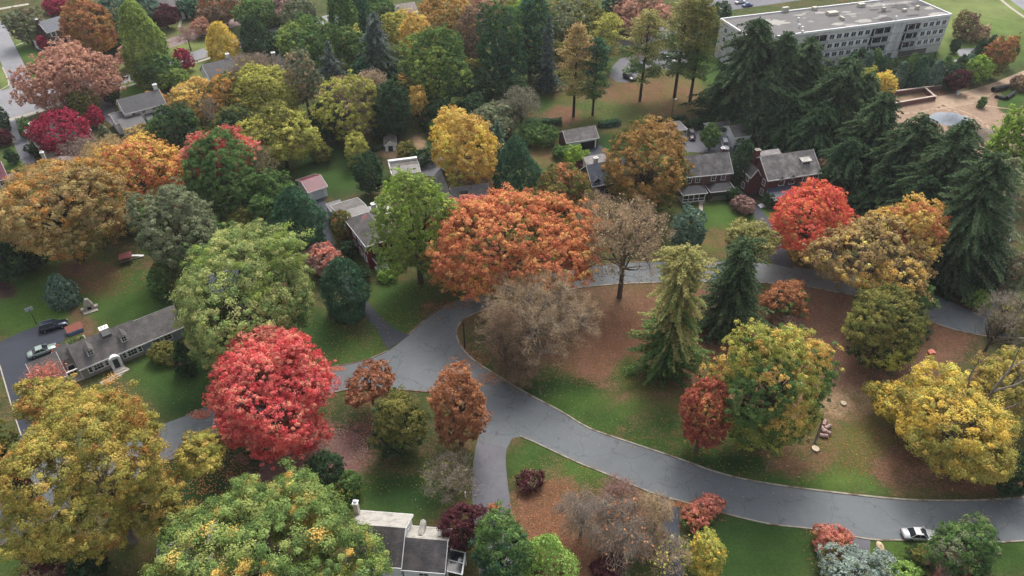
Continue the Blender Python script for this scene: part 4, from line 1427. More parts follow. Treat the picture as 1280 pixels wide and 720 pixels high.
# --- row of little garages, top
h = House('garage', 'small grey roofed garage with white doors behind the white van', 'garage', (891, 166), (911, 163), 2.7, ang=11)
h.vol(0, 5.2, 0, 5.4, 0, 2.7, 4.3, WHITE, ROOF_G, 'x', oh=.25)
h.door('f', 3.4, .03, 2.4, 2.0, 0, WHITE, name='garage_door')
h = House('garage', 'tall white garage with grey roof and long white side wall, middle of the three garages', 'garage', (918.5, 172), (938, 169), 3.3)
h.vol(0, h.L, 0, 6.6, 0, 3.3, 4.9, WHITE, ROOF_G, 'x', oh=.25)
d = h.door('f', h.L / 2, .03, 2.6, 2.1, 0, WHITE, name='garage_door')
m = MB()
for i in range(4): m.box(h.L / 2 - 1.1 + i * .56, h.L / 2 - .7 + i * .56, -.08, -.052, 1.5, 1.85)
part(m, 'pane', GLASS, d)
h.win('l', 3.2, 1.2, .8, 1.0, 0)
h = House('garage', 'small garage with two tone maroon and brown roof, nearest the dark hemlocks', 'garage', (944, 167), (966, 161), 2.7, ang=17)
h.vol(0, 5.6, 0, 5.4, 0, 2.7, 4.3, WHITE, shingle('plum_shingles', (78, 62, 72), (96, 80, 78)), 'y', oh=.25)
h.door('f', 4.2, .03, 1.0, 2.0, 0, WHITE)
h = House('garage', 'long low grey flat roofed garage behind the golden brown tree', 'garage', (829, 166), (858, 162), 2.6)
h.vol(0, h.L, 0, 4.6, 0, 2.6, 3.0, BRICKP, surf('grey_felt', (120, 114, 116), .9, .2, 1), 'f', oh=.2)
h.door('f', 2.5, .03, 2.3, 2.0, 0, CREAM, name='garage_door')

# --- bottom house with flat dark roofs and pale rear slope
h = House('gabled_house', 'white walled house with dark front roofs and pale rear slopes at the bottom edge', 'house', (462, 705), (506, 709), 5.6, ang=-5, off=(-1.3, 0))
h2 = h
pr = h.loc((513, 657.6), 8.6)
h.vol(-1.6, 5.3, 0, 7.6, 0, 5.6, 8.3, WHITE, ROOF_X, 'x', oh=.22)
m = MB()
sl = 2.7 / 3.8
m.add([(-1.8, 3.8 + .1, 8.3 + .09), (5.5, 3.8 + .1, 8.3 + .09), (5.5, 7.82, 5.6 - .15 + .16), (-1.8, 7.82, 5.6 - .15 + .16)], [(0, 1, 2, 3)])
part(m, 'pale_rear_slope', ROOF_W, h.root)  # pale sheet over the rear slope, front slope stays dark shingle
h.vol(5.55, 10.9, .4, 6.6, 0, 4.4, 6.6, WHITE, ROOF_X, 'x', oh=.2)
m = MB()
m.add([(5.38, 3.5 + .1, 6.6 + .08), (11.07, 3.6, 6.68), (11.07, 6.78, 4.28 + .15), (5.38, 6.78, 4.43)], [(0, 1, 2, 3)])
part(m, 'pale_rear_slope', ROOF_W, h.root)  # same pale sheet over the wing's rear slope
for x in (7.2, 9.9):
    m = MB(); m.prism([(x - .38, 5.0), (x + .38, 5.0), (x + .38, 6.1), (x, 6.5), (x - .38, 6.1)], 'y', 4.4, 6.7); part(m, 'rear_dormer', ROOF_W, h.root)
m = MB()
for (x, y) in ((11.3, 1.0), (13.2, 1.0), (11.3, 4.2), (13.2, 4.2)): m.box(x - .06, x + .06, y - .06, y + .06, 0, 3.0 if x > 12 else 3.6)
for y in (1.0, 2.6, 4.2): m.prism([(11.2, 3.6), (13.3, 3.0), (13.3, 3.1), (11.2, 3.7)], 'y', y - .05, y + .05)
m.box(13.1, 13.3, .95, 4.25, 2.98, 3.08); m.box(11.25, 13.25, .94, 1.06, 1.0, 1.1)
part(m, 'porch_frame', WHITE, h.root)
m = MB(); m.prism([(11.15, 3.58), (13.1, 3.02), (13.1, 3.05), (11.15, 3.61)], 'y', 1.1, 4.1); part(m, 'porch_glazing', GLASS, h.root)
h.win('r', 2.2, 3.2, .9, 1.3, 5.3 + .001); h.win('r', 5.3, 6.0, .5, .7, 5.3 + .001)
h.win('f', 2.0, 4.0, 1.2, 1.1, 0); h.win('f', 8.2, 2.6, 1.2, 1.1, .4)
h.chimney(-1.9, 6.8, .6, .6, 0, 8.9, CREAM)

# --- roof corner at the bottom beside the green tree
h = House('garage', 'slate blue garage roof corner peeping out beside the huge puffy green tree', 'garage', (196, 712), (240, 716), 3.0, ang=8)
h.vol(0, 6, 1.5, 8, 0, 3.0, 4.8, WHITE, ROOF_B, 'x', oh=.3)
h.win('l', 4, 1.2, .8, 1, 0)

# --- house mostly hidden under the pale green tree
h = House('gabled_house', 'blue grey roofed white house almost hidden under the spreading pale green tree', 'house', (268, 372), (322, 352), 5.0, ang=26)
h.vol(0, 9, 0, 7.5, 0, 5, 7.4, WHITE, ROOF_B, 'x', oh=.3)
for x in (2, 4.6, 7.2): h.win('f', x, 3.2, .9, 1.3, 0, SHUTD)
h.win('l', 3.6, 3.2, .9, 1.3, 0); h.win('l', 3.6, .9, .9, 1.3, 0)

# --- far left houses
h = House('gabled_house', 'white house with charcoal roof and white end chimney, below the far black car', 'house', (156.5, 142), (206, 129), 5.3)
L = h.L
h.vol(0, L, 0, 7.4, 0, 5.3, 7.9, WHITE, ROOF_D, 'x', oh=.3)
h.vol(-2.2, 3.4, -4.2, -.02, 0, 3.0, 4.2, WHITE, ROOF_D, 's', oh=.25)
h.vol(-3.0, -.3, 0, 7.0, 0, 3.2, 4.4, WHITE, ROOF_D, 'x', oh=.2)
h.vol(4.6, 7.6, -3.2, -.02, 0, 2.8, 3.6, surf('grey_lean_to', (96, 98, 104), .8, .1, 2), ROOF_D, 's', oh=.2)
for x in (2, 4.6, 7.4): h.win('f', x, 4.2, .8, .8, 0)
h.chimney(L - .3, 4.2, 1.0, .8, 5.0, 9.3, WHITE)
h.win('f', .6, 1.0, 1.0, 1.1, -4.2)
h = House('gabled_house', 'brown hip roofed house behind the crimson tree with a white bay window', 'house', (48, 182), (112, 163), 4.6)
h.vol(0, h.L, 0, 11, 0, 4.6, 7.6, CREAM, ROOF_BR, 'h', oh=.4)
h.chimney(1.2, 6, 1.0, .8, 5, 8.0, CREAM, WHITE)
for i in range(4): h.win('f', h.L - .7 - i * .95, 1.6, .6, 2.0, 0)
h = House('brick_house', 'brick house with navy roof and white trimmed windows under the tall russet tree', 'house', (59, 40.5), (88, 32), 5.4)
L = h.L
h.vol(0, L, 0, 7.6, 0, 5.4, 8.0, BRICKP, ROOF_N, 'x', oh=.3)
for x in (L * .22, L * .72): h.win('f', x, 3.6, 1.0, 1.4, 0, WHITE)
h.win('f', L * .28, .9, 1.4, 1.5, 0, WHITE)
m = MB(); m.box(L * .66, L * .98, -.5, -.005, 0, 2.9); e = part(m, 'door_surround', WHITE, h.root)
m = MB(); m.box(L * .78, L * .87, -.56, -.505, .2, 2.2); part(m, 'door', DARK, e)
h.vol(-3.4, -.02, .4, 5, 0, 2.7, 3.3, WHITE, ROOF_W, 'f', oh=.1, wname='side_porch')
m = MB(); m.box(-2.7, -.9, .37, .397, .6, 2.0); part(m, 'porch_opening', DARK, h.root)
h.chimney(-.3, 3.8, .8, 1, 0, 9, BRICKP)
h = House('brick_house', 'distant brick house with grey roof and white gabled front porch at the top edge', 'house', (196, 12), (232, 2), 4.5, ang=32)
h.vol(0, 12, 0, 8, 0, 4.8, 7.6, BRICKP, ROOF_G, 'x', oh=.3)
m = MB(); m.prism([(7.6, 0), (10.6, 0), (10.6, 4.2), (9.1, 5.6), (7.6, 4.2)], 'y', -1.6, -.02); e = part(m, 'front_porch', WHITE, h.root)
m = MB(); m.box(8.6, 9.6, -1.66, -1.605, .1, 2.4); part(m, 'door', DARK, e)
for x in (2, 5): h.win('f', x, 1.0, 1.2, 1.4, 0)
h = House('gabled_house', 'dark roofed house with a white gable end below the small golden tree', 'house', (263, 100), (312, 88), 4.2)
h.vol(0, 12, 0, 9, 0, 4.2, 7.4, WHITE, ROOF_D, 'x', oh=.25)
h.win('l', 3, 1.2, .9, 1.2, 0); h.win('l', 6, 1.2, .9, 1.2, 0); h.win('l', 4.5, 4.2, .9, 1.0, 0)
h.chimney(8, 5.2, 1.0, .8, 6.6, 8.6, WHITE)
for x in (2, 5, 8): h.win('f', x, 1.2, 1.1, 1.3, 0)
h = House('gabled_house', 'cream house with pinkish roof and gable chimney peeping out left of the round green tree', 'house', (352, 92), (392, 82), 5, ang=25)
h.vol(0, 9, 0, 12, 0, 5, 7.6, CREAM, ROOF_BR, 'y', oh=.25)
h.chimney(-.3, 8, 1.1, 1.0, 0, 8.6, CREAM)
for y in (2, 5, 10.5): h.win('l', y, 3.2, .9, 1.2, 0); h.win('l', y, .9, .9, 1.2, 0)
h = House('gabled_house', 'brown roofed house with pale ridge just above the big olive and orange tree', 'house', (48, 222), (92, 214), 3.4, ang=22)
h.vol(0, 9, 0, 8, 0, 3.4, 6.0, CREAM, ROOF_BR, 'h', oh=.35)
for x in (2, 5, 7.6): h.win('f', x, 1.2, .9, 1.2, 0)
h.chimney(1.6, 5.5, .7, .7, 5, 7, CREAM)
h = House('brick_house', 'white rendered house with maroon roof cut off by the left edge of the photo', 'house', (-44, 236), (8, 222), 4.6)
h.vol(0, h.L, 0, 7, 0, 4.6, 7.2, CREAM, ROOF_M, 'x', oh=.3)
h.vol(h.L + .02, h.L + 2.4, -1, 3.4, 0, 2.6, 3.6, BRICKP, ROOF_BR, 's', oh=.2)
for x in (h.L - 1.2, h.L - 3.6): h.win('f', x, 3.0, .9, 1.3, 0); h.win('f', x, .8, .9, 1.3, 0)
h = House('brick_house', 'small brick house with white porch half lost among russet crowns at the top edge', 'house', (492, 22), (520, 14), 4, ang=25)
h.vol(0, 9, 0, 8, 0, 4.5, 7, BRICKP, ROOF_BR, 'x', oh=.3)
m = MB(); m.prism([(2.4, 0), (5.2, 0), (5.2, 4.2), (3.8, 5.6), (2.4, 4.2)], 'y', -1.4, -.02); e = part(m, 'front_porch', WHITE, h.root)
m = MB(); m.box(3.2, 4.4, -1.46, -1.405, .1, 2.6); part(m, 'door', DARK, e)

# --- garden shed
h = House('garden_shed', 'little grey garden shed with rounded white gable between the dark shrubs', 'shed', (481, 181), (494, 179), 2.0, ang=8)
h.vol(0, 2.8, 0, 4.4, 0, 1.9, 3.0, WHITE, ROOF_O, 'y', oh=.2)
h.door('f', 1.4, .02, 1.2, 1.6, 0, SHUTD)

# --- apartment block
h = House('apartment_block', 'long pale grey apartment block with flat stained roof, balconies and rows of small windows', 'apartment building', (941, 50), (1197, 22), 12.2, ang=17.6)
AP = h
L = (P(1197, 22, 12.2) - P(941, 50, 12.2)).length
AZ = 12.2
D = 19.0
CONC = surf('pale_precast_concrete', (206, 205, 202), .85, .1, .8, rgb2=(180, 181, 182), s2=.3)
CONC2 = surf('white_panel', (228, 230, 232), .8, .06, 1)
SPAND = surf('spandrel_panel', (160, 164, 164), .85, .1, 1)
m = MB(); m.box(0, L, 0, D, 0, AZ - .3); part(m, 'wall', CONC, h.root)
m, nt, b = new_mat('stained_flat_roof')
v = coord(nt, 'Object')
c = N(nt, 'ShaderNodeRGB'); c.outputs[0].default_value = (*srgb((98, 96, 95)), 1)
col = mul(nt, c.outputs[0], noise(nt, v, .25, 6, .7), .82, 1.18)
r1 = N(nt, 'ShaderNodeMapRange'); r1.inputs['From Min'].default_value = .60; r1.inputs['From Max'].default_value = .63
nt.links.new(noise(nt, coord(nt, 'Object', (.8, 1.4, 1)), .16, 3, .5), r1.inputs['Value'])
col = mix(nt, r1.outputs[0], col, tuple(srgb((140, 136, 132))))
nt.links.new(col, b.inputs['Base Color']); b.inputs['Roughness'].default_value = .8
m_roof = bpy.data.materials['stained_flat_roof']
m = MB(); m.box(.3, L - .3, .3, D - .3, AZ - .29, AZ - .05); rf = part(m, 'roof', m_roof, h.root)
m = MB()
for q in ((-.15, L + .15, -.15, .299), (-.15, L + .15, D - .299, D + .15), (-.15, .299, .3, D - .3), (L - .299, L + .15, .3, D - .3)): m.box(*q, AZ - .35, AZ + .35)
part(m, 'parapet', WHITE, rf)
# black water-stained patches, pale membrane patches and rooftop plant
random.seed(5)
PATB, PATW = surf('roof_tar', (34, 32, 34), .6, .3, 1), surf('roof_membrane_patch', (158, 154, 148), .8, .1, 1)


def blot(px_, rw, rd, mat, name, z):
    x, y = h.loc(px_, AZ)
    pts = []
    for i in range(18):
        t = i * math.tau / 18
        k_ = random.uniform(.6, 1.2)
        pts.append((min(L - .6, max(.6, x + math.cos(t) * rw * k_)), min(D - .6, max(.6, y + math.sin(t) * rd * k_)), z))
    mb = MB(); mb.add(pts, [tuple(range(18))]); return part(mb, name, mat, rf)


for i, (p, a, b_) in enumerate([((1108, 24), 2.6, 1.7), ((1124, 8), 3.6, 2.4), ((1104, 15), 3.4, 1.0), ((1150, 5), 3.2, 2.4), ((1141, 19), 2.2, .9), ((1093, 12), 1.8, .7)]):
    blot(p, a, b_, PATB, 'tar_stain', AZ + .012 + i * .004)
for i, (p, a, b_) in enumerate([((970, 28), 4.4, 2.6), ((1163, 10), 2.2, 1.6), ((1172, 18), 4.0, 1.8), ((1080, 26), 3.2, 1.4), ((1048, 30), 2.6, 1.2), ((1024, 16), 2.4, 1.1), ((998, 19), 1.6, .8), ((1058, 15), 1.6, .8)]):
    blot(p, a, b_, PATW, 'membrane_patch', AZ - .04 + .003 * i + .03)
m = MB()
for p, w_, d_, h_ in (((978, 13), 2.2, 1.6, 1.5), ((1040, 18), 3.6, 2.0, .9), ((1104, 13), 1.0, 1.0, 1.0), ((1146, 11), 1.2, 1.0, 1.0), ((1052, 24), .7, 2.0, .8), ((1018, 12), 1.6, 1.2, .9), ((1076, 8), 2.4, 1.4, 1.0), ((1130, 14), 1.4, 1.0, .8), ((960, 34), 1.2, 1.0, .9)):
    x, y = h.loc(p, AZ); m = MB(); m.box(x - w_ / 2, x + w_ / 2, max(.5, y - d_ / 2), min(y + d_ / 2, D - .5), AZ - .045, AZ + h_)
    part(m, 'roof_plant', CREAM, rf)
m = MB()
for p in ((998, 24), (999, 32), (1003, 35), (1003, 40), (1104, 8), (1120, 22)):
    x, y = h.loc(p, AZ + .5); m = MB(); m.tube([(x, y, AZ - .045), (x, y, AZ + 1.0)], .35, n=8)
    part(m, 'roof_vent', WHITE, rf)
# bays from the photograph, left to right, as fractions of the front
FL = [8.6, 5.7, 2.8]
f0 = h.loc((982, 47), AZ)[0]
bay = lambda px_: h.loc((px_, 47 - (px_ - 982) * 25 / 215), AZ)[0]


def balcony(x0, x1, z):
    d = MB(); d.box(x0, x1, -.03, -.004, z, z + 2.35); o = part(d, 'balcony', DARK, h.root)
    d = MB(); d.box(x0, x1, -1.15, -.04, z - .16, z); d.box(x0, x1, -1.2, -1.08, z, z + .95); part(d, 'balcony_front', SPAND, o)
    d = MB()
    k_ = int((x1 - x0) / 1.3)
    for i in range(k_): d.box(x0 + .15 + i * (x1 - x0) / k_, x0 + .15 + (i + .62) * (x1 - x0) / k_, -.06, -.032, z + .3, z + 2.1)
    part(d, 'pane', GLASS, o)
    d = MB()
    for x in (x0 + .05, x1 - .05, (x0 + x1) / 2): d.box(x - .07, x + .07, -1.19, -1.05, z + .955, z + 2.5)
    part(d, 'balcony_post', CONC2, o)


for z in FL:
    for a, b_ in ((962, 994), (1014, 1040), (1098, 1122), (1141, 1160)):
        balcony(bay(a), bay(b_), z - .1)
for z in FL:
    for a, b_, n_ in ((1042, 1097, 6), (1163, 1195, 4)):
        xa, xb = bay(a), bay(b_)
        d = MB(); d.box(xa, xb, -.05, -.004, z + .6, z + 2.15); part(d, 'window_band', CONC2, h.root)
        for i in range(n_):
            x = xa + (i + .5) * (xb - xa) / n_
            d = MB(); w_ = (xb - xa) / n_ * .31
            d.box(x - w_, x + w_, -.075, -.052, z + .72, z + 2.05); o = part(d, 'window', GLASS, h.root)
            d = MB(); d.box(x - .04, x + .04, -.1, -.077, z + .72, z + 2.05); d.box(x - w_ - .06, x + w_ + .06, -.12, -.053, z + .64, z + .715); part(d, 'glazing_bar', WHITE, o)
    d = MB(); d.box(0, L, -.04, -.003, z - .45, z - .2) ; part(d, 'floor_band', SPAND, h.root)
for x in (bay(1126), bay(1137)):
    d = MB(); d.box(x - .12, x + .12, -.2, -.003, 0, AZ - .35); part(d, 'pilaster', CONC2, h.root)
for a, b_ in ((1046, 1060), (1066, 1080), (1100, 1120), (1128, 1134), (1143, 1180)):
    d = MB(); d.box(bay(a), bay(b_), -.04, -.004, .1, 1.9); part(d, 'garage_opening', surf('dim_opening', (92, 92, 92), .8, .2, 1), h.root)
for y in (4, 9.5, 15):
    for z in FL:
        h.win('l', y, z + .6, 1.6, 1.4, 0)
        h.win('r', y, z + .6, 1.6, 1.4, L)

# ------------------------------------------------------------------ vehicles
def car(label, cat, at, a, b, mat, suv=False, Lc=4.6, group=None, name=None):
    """at = ground-level centre; a,b = pixels tail -> nose to get the heading"""
    c = P(*at)
    pa, pb = P(*a, .7), P(*b, .7)
    ang = math.atan2(pb.y - pa.y, pb.x - pa.x)
    o = empty(name or ('suv' if suv else 'parked_car'), (c.x, c.y, .03), ang)
    tag(o, label, cat, group)
    hl, hw = Lc / 2, .9
    H1 = .98 if suv else .86
    HR = 1.72 if suv else 1.42
    # lower body lofted along x: (x, half width, underside, shoulder)
    st = [(-hl, .72, .42, H1 * .78), (-hl + .12, .82, .30, H1 * .96), (-hl * .78, .89, .24, H1), (-hl * .35, .91, .22, H1 + .02), (0, .91, .22, H1 + .01), (hl * .34, .91, .22, H1), (hl * .62, .89, .24, H1 * .93), (hl - .16, .83, .28, H1 * .80), (hl, .70, .38, H1 * .62)]
    m = MB()
    ring = []
    for x, w, zb, zt in st:
        ring.append([(x, -w * .9, zb), (x, -w, zb + .18), (x, -w, zt - .14), (x, -w * .86, zt), (x, 0, zt + .04), (x, w * .86, zt), (x, w, zt - .14), (x, w, zb + .18), (x, w * .9, zb)])
    vs = [p for r_ in ring for p in r_]
    n = 9
    fs = [(i * n + k, i * n + (k + 1) % n, (i + 1) * n + (k + 1) % n, (i + 1) * n + k) for i in range(len(ring) - 1) for k in range(n)]
    fs += [tuple(range(n))[::-1], tuple((len(ring) - 1) * n + k for k in range(n))]
    m.add(vs, fs)
    body = m.build('body', mat, o, smooth=True)
    # cabin glass and roof
    x0, x1, x2, x3 = (-hl * .93, -hl * .80, hl * .12, hl * .42) if suv else (-hl * .66, -hl * .34, hl * .08, hl * .45)
    z0 = H1 - .02
    g = MB()
    g.add([(x0, -.80, z0), (x3, -.80, z0), (x3, .80, z0), (x0, .80, z0), (x1, -.62, HR - .06), (x2, -.62, HR - .06), (x2, .62, HR - .06), (x1, .62, HR - .06)],
          [(0, 1, 5, 4), (1, 2, 6, 5), (2, 3, 7, 6), (3, 0, 4, 7), (4, 5, 6, 7)])
    g.build('cabin_glass', GLASS, o, bevel=.04)
    r = MB()
    r.box(x1 - .05, x2 + .05, -.64, .64, HR - .055, HR)
    for s_ in (-1, 1):
        for (xa, xb) in ((x0, x1), (x3, x2), ((x0 + x3) / 2 + .1, (x1 + x2) / 2 + .05)):
            r.tube([(xa, s_ * .80, z0), (xb, s_ * .635, HR - .05)], .045, n=5)
    rf_ = r.build('car_roof', mat, o, bevel=.03)
    if suv:
        t = MB()
        for s_ in (-1, 1): t.tube([(x1 + .1, s_ * .55, HR + .05), (x2 - .1, s_ * .55, HR + .05)], .03, n=5)
        t.build('roof_rail', RIM, rf_)
    for x in (-hl * .62, hl * .60):
        for s_ in (-1, 1):
            w = MB(); w.tube([(x, s_ * .72, .33), (x, s_ * .93, .33)], .34, n=16); wh = w.build('wheel', TYRE, o)
            w = MB(); w.tube([(x, s_ * .931, .33), (x, s_ * .945, .33)], .2, n=12); w.build('rim', RIM, wh)
    for s_ in (-1, 1):
        w = MB(); w.box(hl - .14, hl - .02, s_ * .62 - .16, s_ * .62 + .16, H1 * .56, H1 * .70); w.build('headlight', surf('lamp_glass', (220, 224, 228), .15, .02, 1), o)
        w = MB(); w.box(-hl - .02, -hl + .1, s_ * .6 - .14, s_ * .6 + .14, H1 * .60, H1 * .76); w.build('tail_light', surf('tail_red', (150, 24, 24), .3, .05, 1), o)
        w = MB(); w.box(x3 - .35, x3 - .12, s_ * .98 - .07, s_ * .98 + .07, H1 - .02, H1 + .12); w.build('wing_mirror', mat, o)
    return o, (x1, x2, HR)


c_, r_ = car('silver car parked at the kerb partly under the green bush', 'car', (1147, 671), (1127, 666), (1168, 668), paint('silver_paint', (196, 198, 202)), Lc=4.7)
m = MB(); m.box(.0, .42, -.4, .4, r_[2] + .002, r_[2] + .012); m.build('sunroof', GLASS, c_)
car('dark navy SUV on the dark yard beside the basketball hoop', 'car', (68, 410), (53, 412), (82, 404), paint('navy_paint', (26, 34, 58)), suv=True, Lc=4.9)
car('pale green silver car parked against the left end of the long house', 'car', (54, 441), (36, 446), (69, 434), paint('sage_silver_paint', (150, 166, 158)), Lc=4.8)
car('black SUV at the edge of the leafy lawn in front of the pines', 'car', (786, 99), (779, 94), (794, 102), paint('black_paint', (18, 18, 22), .2), suv=True, Lc=4.8)
car('white car on the small lot half hidden by the tall pines', 'car', (839, 76), (844, 79), (835, 70), paint('white_car_paint', (214, 214, 216), 0), Lc=4.6)
car('grey blue car parked next to the white one behind the pines', 'car', (831, 71), (836, 75), (827, 67), paint('blue_grey_paint', (110, 124, 146)), Lc=4.6)
car('black car driving along the far street beyond the pink brown tree', 'car', (151, 100), (160, 95), (141, 101), paint('gloss_black_paint', (22, 24, 30)), Lc=4.7)
car('bright blue car in the far left street', 'car', (19, 99), (17, 91), (21, 102), paint('blue_paint', (42, 70, 134)), Lc=4.4)
car('white van parked nose out beside the tall white garage', 'van', (906, 184), (904, 173), (907, 184), paint('white_car_paint', (214, 214, 216), 0), suv=True, Lc=5.0, name='parked_van')
car('dark maroon SUV on the grey court behind the golden brown tree', 'car', (864, 172), (862, 166), (865, 174), paint('maroon_paint', (52, 36, 42)), suv=True)
car('pale pink silver car next to the maroon SUV under the golden brown tree', 'car', (852, 176), (850, 169), (853, 178), paint('rose_silver_paint', (176, 166, 166)))
car('small dark blue car on the driveway below the tall white garage', 'car', (922, 189), (920, 180), (923, 190), paint('dark_blue_paint', (30, 40, 60)), Lc=4.2)
car('silver car beyond the apartment block, leftmost at the top edge', 'car', (925, 4), (920, 4), (931, 2), paint('silver_paint', (196, 198, 202)), group=None)
car('dark blue car beyond the apartment block, nearer its corner', 'car', (934, 8), (928, 8), (941, 6), paint('blue_paint', (42, 70, 134)))


# ------------------------------------------------------------------ small things
def at(px_, z=0):
    p = P(*px_, z)
    return (p.x, p.y, 0)


# bare wooden pole at the junction
o = empty('utility_pole', at((581, 435)))
tag(o, 'thin dark pole standing on the grass verge at the road junction', 'pole')
m = MB(); m.tube([(0, 0, -.3), (0, 0, 6.2)], [.17, .13], n=8); m.build('pole', BARKD, o)
m = MB(); m.box(-.12, .12, -.16, .1, 5.5, 5.95); m.build('pole_cap', BLACKM, o)
# lamps
o = empty('street_lamp', at((838.5, 152)))
tag(o, 'tall slim lamp post with white head on the lawn above the garages', 'street lamp')
m = MB(); m.tube([(0, 0, 0), (0, 0, 6.0), (.35, 0, 6.5)], [.09, .06, .05], n=8); m.build('pole', BLACKM, o)
m = MB(); m.box(.15, .75, -.18, .18, 6.5, 6.95); m.build('lamp_head', WHITE, o, bevel=.08)
o = empty('lamp_post', at((838, 681)))
tag(o, 'short driveway lamp with bright white globe among bare shrubs', 'lamp')
m = MB(); m.tube([(0, 0, 0), (0, 0, 1.7)], .05, n=6); m.build('pole', BLACKM, o)
m = MB(); m.tube([(0, 0, 1.62), (0, 0, 1.72), (0, 0, 1.95), (0, 0, 2.15), (0, 0, 2.22)], [.1, .26, .32, .24, .06], n=12); m.build('globe', surf('opal_globe', (236, 236, 236), .4, .02, 1), o, smooth=True)
m = MB(); m.box(-.16, .16, -.12, .12, .0, .9); m.prism([(-.2, .9), (.2, .9), (0, 1.1)], 'y', -.16, .16)
o = m.build('mailbox', WHITE); o.location = at((843, 702)); tag(o, 'narrow white box post beside the dark driveway, below the globe lamp', 'mailbox')
m = MB(); m.box(-.08, .08, -.08, .08, 0, 1.3); m.box(-.11, .11, -.11, .11, 1.3, 1.38)
o = m.build('gate_post', WHITE); o.location = at((582, 622)); tag(o, 'thin white post at the left edge of the pale driveway', 'post')
# basketball hoop
o = empty('basketball_hoop', at((46, 405)), R(40))
tag(o, 'basketball hoop on a dark post at the corner of the dark yard', 'basketball hoop')
m = MB(); m.tube([(0, 0, 0), (0, 0, 2.6), (.0, .8, 3.1)], .07, n=6); m.build('pole', BLACKM, o)
m = MB(); m.box(-.7, .7, .8, .86, 2.8, 3.6); bd = m.build('backboard', surf('backboard', (176, 182, 184), .4, .05, 1), o)
m = MB()
pts = [(.23 * math.cos(t * math.tau / 14), 1.12 + .23 * math.sin(t * math.tau / 14), 3.05) for t in range(15)]
m.tube(pts, .02, n=5); m.build('rim', surf('hoop_orange', (190, 90, 50), .6, .05, 1), bd)
# outdoor fireplace
o = empty('outdoor_fireplace', at((113, 387)), R(30))
tag(o, 'pale stone outdoor fireplace with tapering chimney on the lawn', 'outdoor fireplace')
STN = surf('pale_fieldstone', (166, 158, 146), .95, .3, 3.5, bump=.6)
m = MB()
m.add([(-.8, -.4, 0), (.8, -.4, 0), (.8, .5, 0), (-.8, .5, 0), (-.8, -.4, 1.3), (.8, -.4, 1.3), (.8, .5, 1.3), (-.8, .5, 1.3), (-.28, -.05, 2.6), (.28, -.05, 2.6), (.28, .45, 2.6), (-.28, .45, 2.6)],
      [(0, 1, 5, 4), (1, 2, 6, 5), (2, 3, 7, 6), (3, 0, 4, 7), (4, 5, 9, 8), (5, 6, 10, 9), (6, 7, 11, 10), (7, 4, 8, 11), (8, 9, 10, 11)])
m.build('chimney', STN, o, bevel=.05)
m = MB(); m.box(-.35, .35, -.43, -.405, .35, .95); m.build('fire_opening', DARK, o)
m = MB(); m.box(-1.3, 1.3, -1.3, -.41, 0, .22); m.box(-1.5, -.81, -.4, .4, 0, .7); m.box(.81, 1.5, -.4, .4, 0, .7); m.build('hearth', STN, o, bevel=.04)
# playset with slide
o = empty('playset', at((159, 327)), R(25))
tag(o, 'maroon roofed play house with short white slide under the tree edge', 'play house')
m = MB()
for sx in (-1.1, 1.1):
    for sy in (-.9, .9): m.box(sx - .07, sx + .07, sy - .07, sy + .07, 0, 1.7)
m.box(-1.2, 1.2, -1.0, 1.0, .7, .8)
m.build('frame', WOOD, o)
m = MB(); m.add([(-1.35, -1.15, 1.6), (1.35, -1.15, 1.6), (1.35, 1.15, 1.6), (-1.35, 1.15, 1.6), (-1.0, 0, 2.2), (1.0, 0, 2.2)], [(0, 1, 5, 4), (1, 2, 5), (2, 3, 4, 5), (3, 0, 4), (0, 3, 2, 1)])
m.build('roof', surf('maroon_canvas', (122, 70, 70), .9, .15, 2), o)
m = MB(); m.prism([(1.2, .8), (3.4, .1), (3.4, .18), (1.2, .9)], 'y', .3, .9); m.box(1.2, 3.4, .24, .3, .1, .3)
sl_ = m.build('slide', WHITE, o)
# red and blue bin box
o = empty('storage_box', at((95, 415)), R(38))
tag(o, 'low storage crate with red lid and blue front at the yard corner', 'storage box')
m = MB(); m.box(-1.3, 1.3, -.7, .7, 0, .7); m.build('crate', surf('blue_crate', (86, 110, 150), .8, .1, 2), o)
m = MB(); m.prism([(-.6, .71), (.95, 1.25), (.95, 1.32), (-.6, .79)], 'x', -1.4, 1.4); m.build('lid', surf('faded_red_lid', (140, 84, 72), .8, .12, 2), o)
# planter bed
o = empty('planter', at((86, 432)), R(38))
tag(o, 'raised planting bed with pale edging and red flowers behind the long house', 'planter')
m = MB()
for q in ((-3.0, 3.0, -1.0, -.85), (-3.0, 3.0, .85, 1.0), (-3.0, -2.85, -.85, .85), (2.85, 3.0, -.85, .85)): m.box(*q, 0, .3)
m.build('edging', STEPM, o)
m = MB(); m.box(-2.84, 2.84, -.84, .84, 0, .2); m.build('soil', surf('planter_soil', (74, 58, 48), 1, .2, 3), o)
RG = np.random.default_rng(8)
n = 900
c = np.stack([RG.uniform(-2.8, 2.8, n), RG.uniform(-.8, .8, n), RG.uniform(.2, .75, n)], 1)
cl = pick('green', n); rd = (c[:, 0] < -1.4) | (RG.random(n) < .12); cl[rd] = pick('red', int(rd.sum())) * .8
quads('flowers', c, unit(n) + np.array([0, 0, .5]), np.full(n, .22), np.full(n, .3), cl, o)


# stumps, logs and stones
def stump(px_, r, hgt, label, name='tree_stump', cat='tree stump', top=(206, 186, 160)):
    o = empty(name, at(px_))
    tag(o, label, cat)
    m = MB(); m.tube([(0, 0, -.1), (0, 0, hgt)], [r * 1.25, r], n=12, cap=False); m.build('bark', BARKG, o, smooth=True)
    m = MB(); m.tube([(0, 0, hgt - .02), (0, 0, hgt + .01)], r * .98, n=12); m.build('cut_face', surf('cut_wood', top, .9, .1, 4), o)
    return o


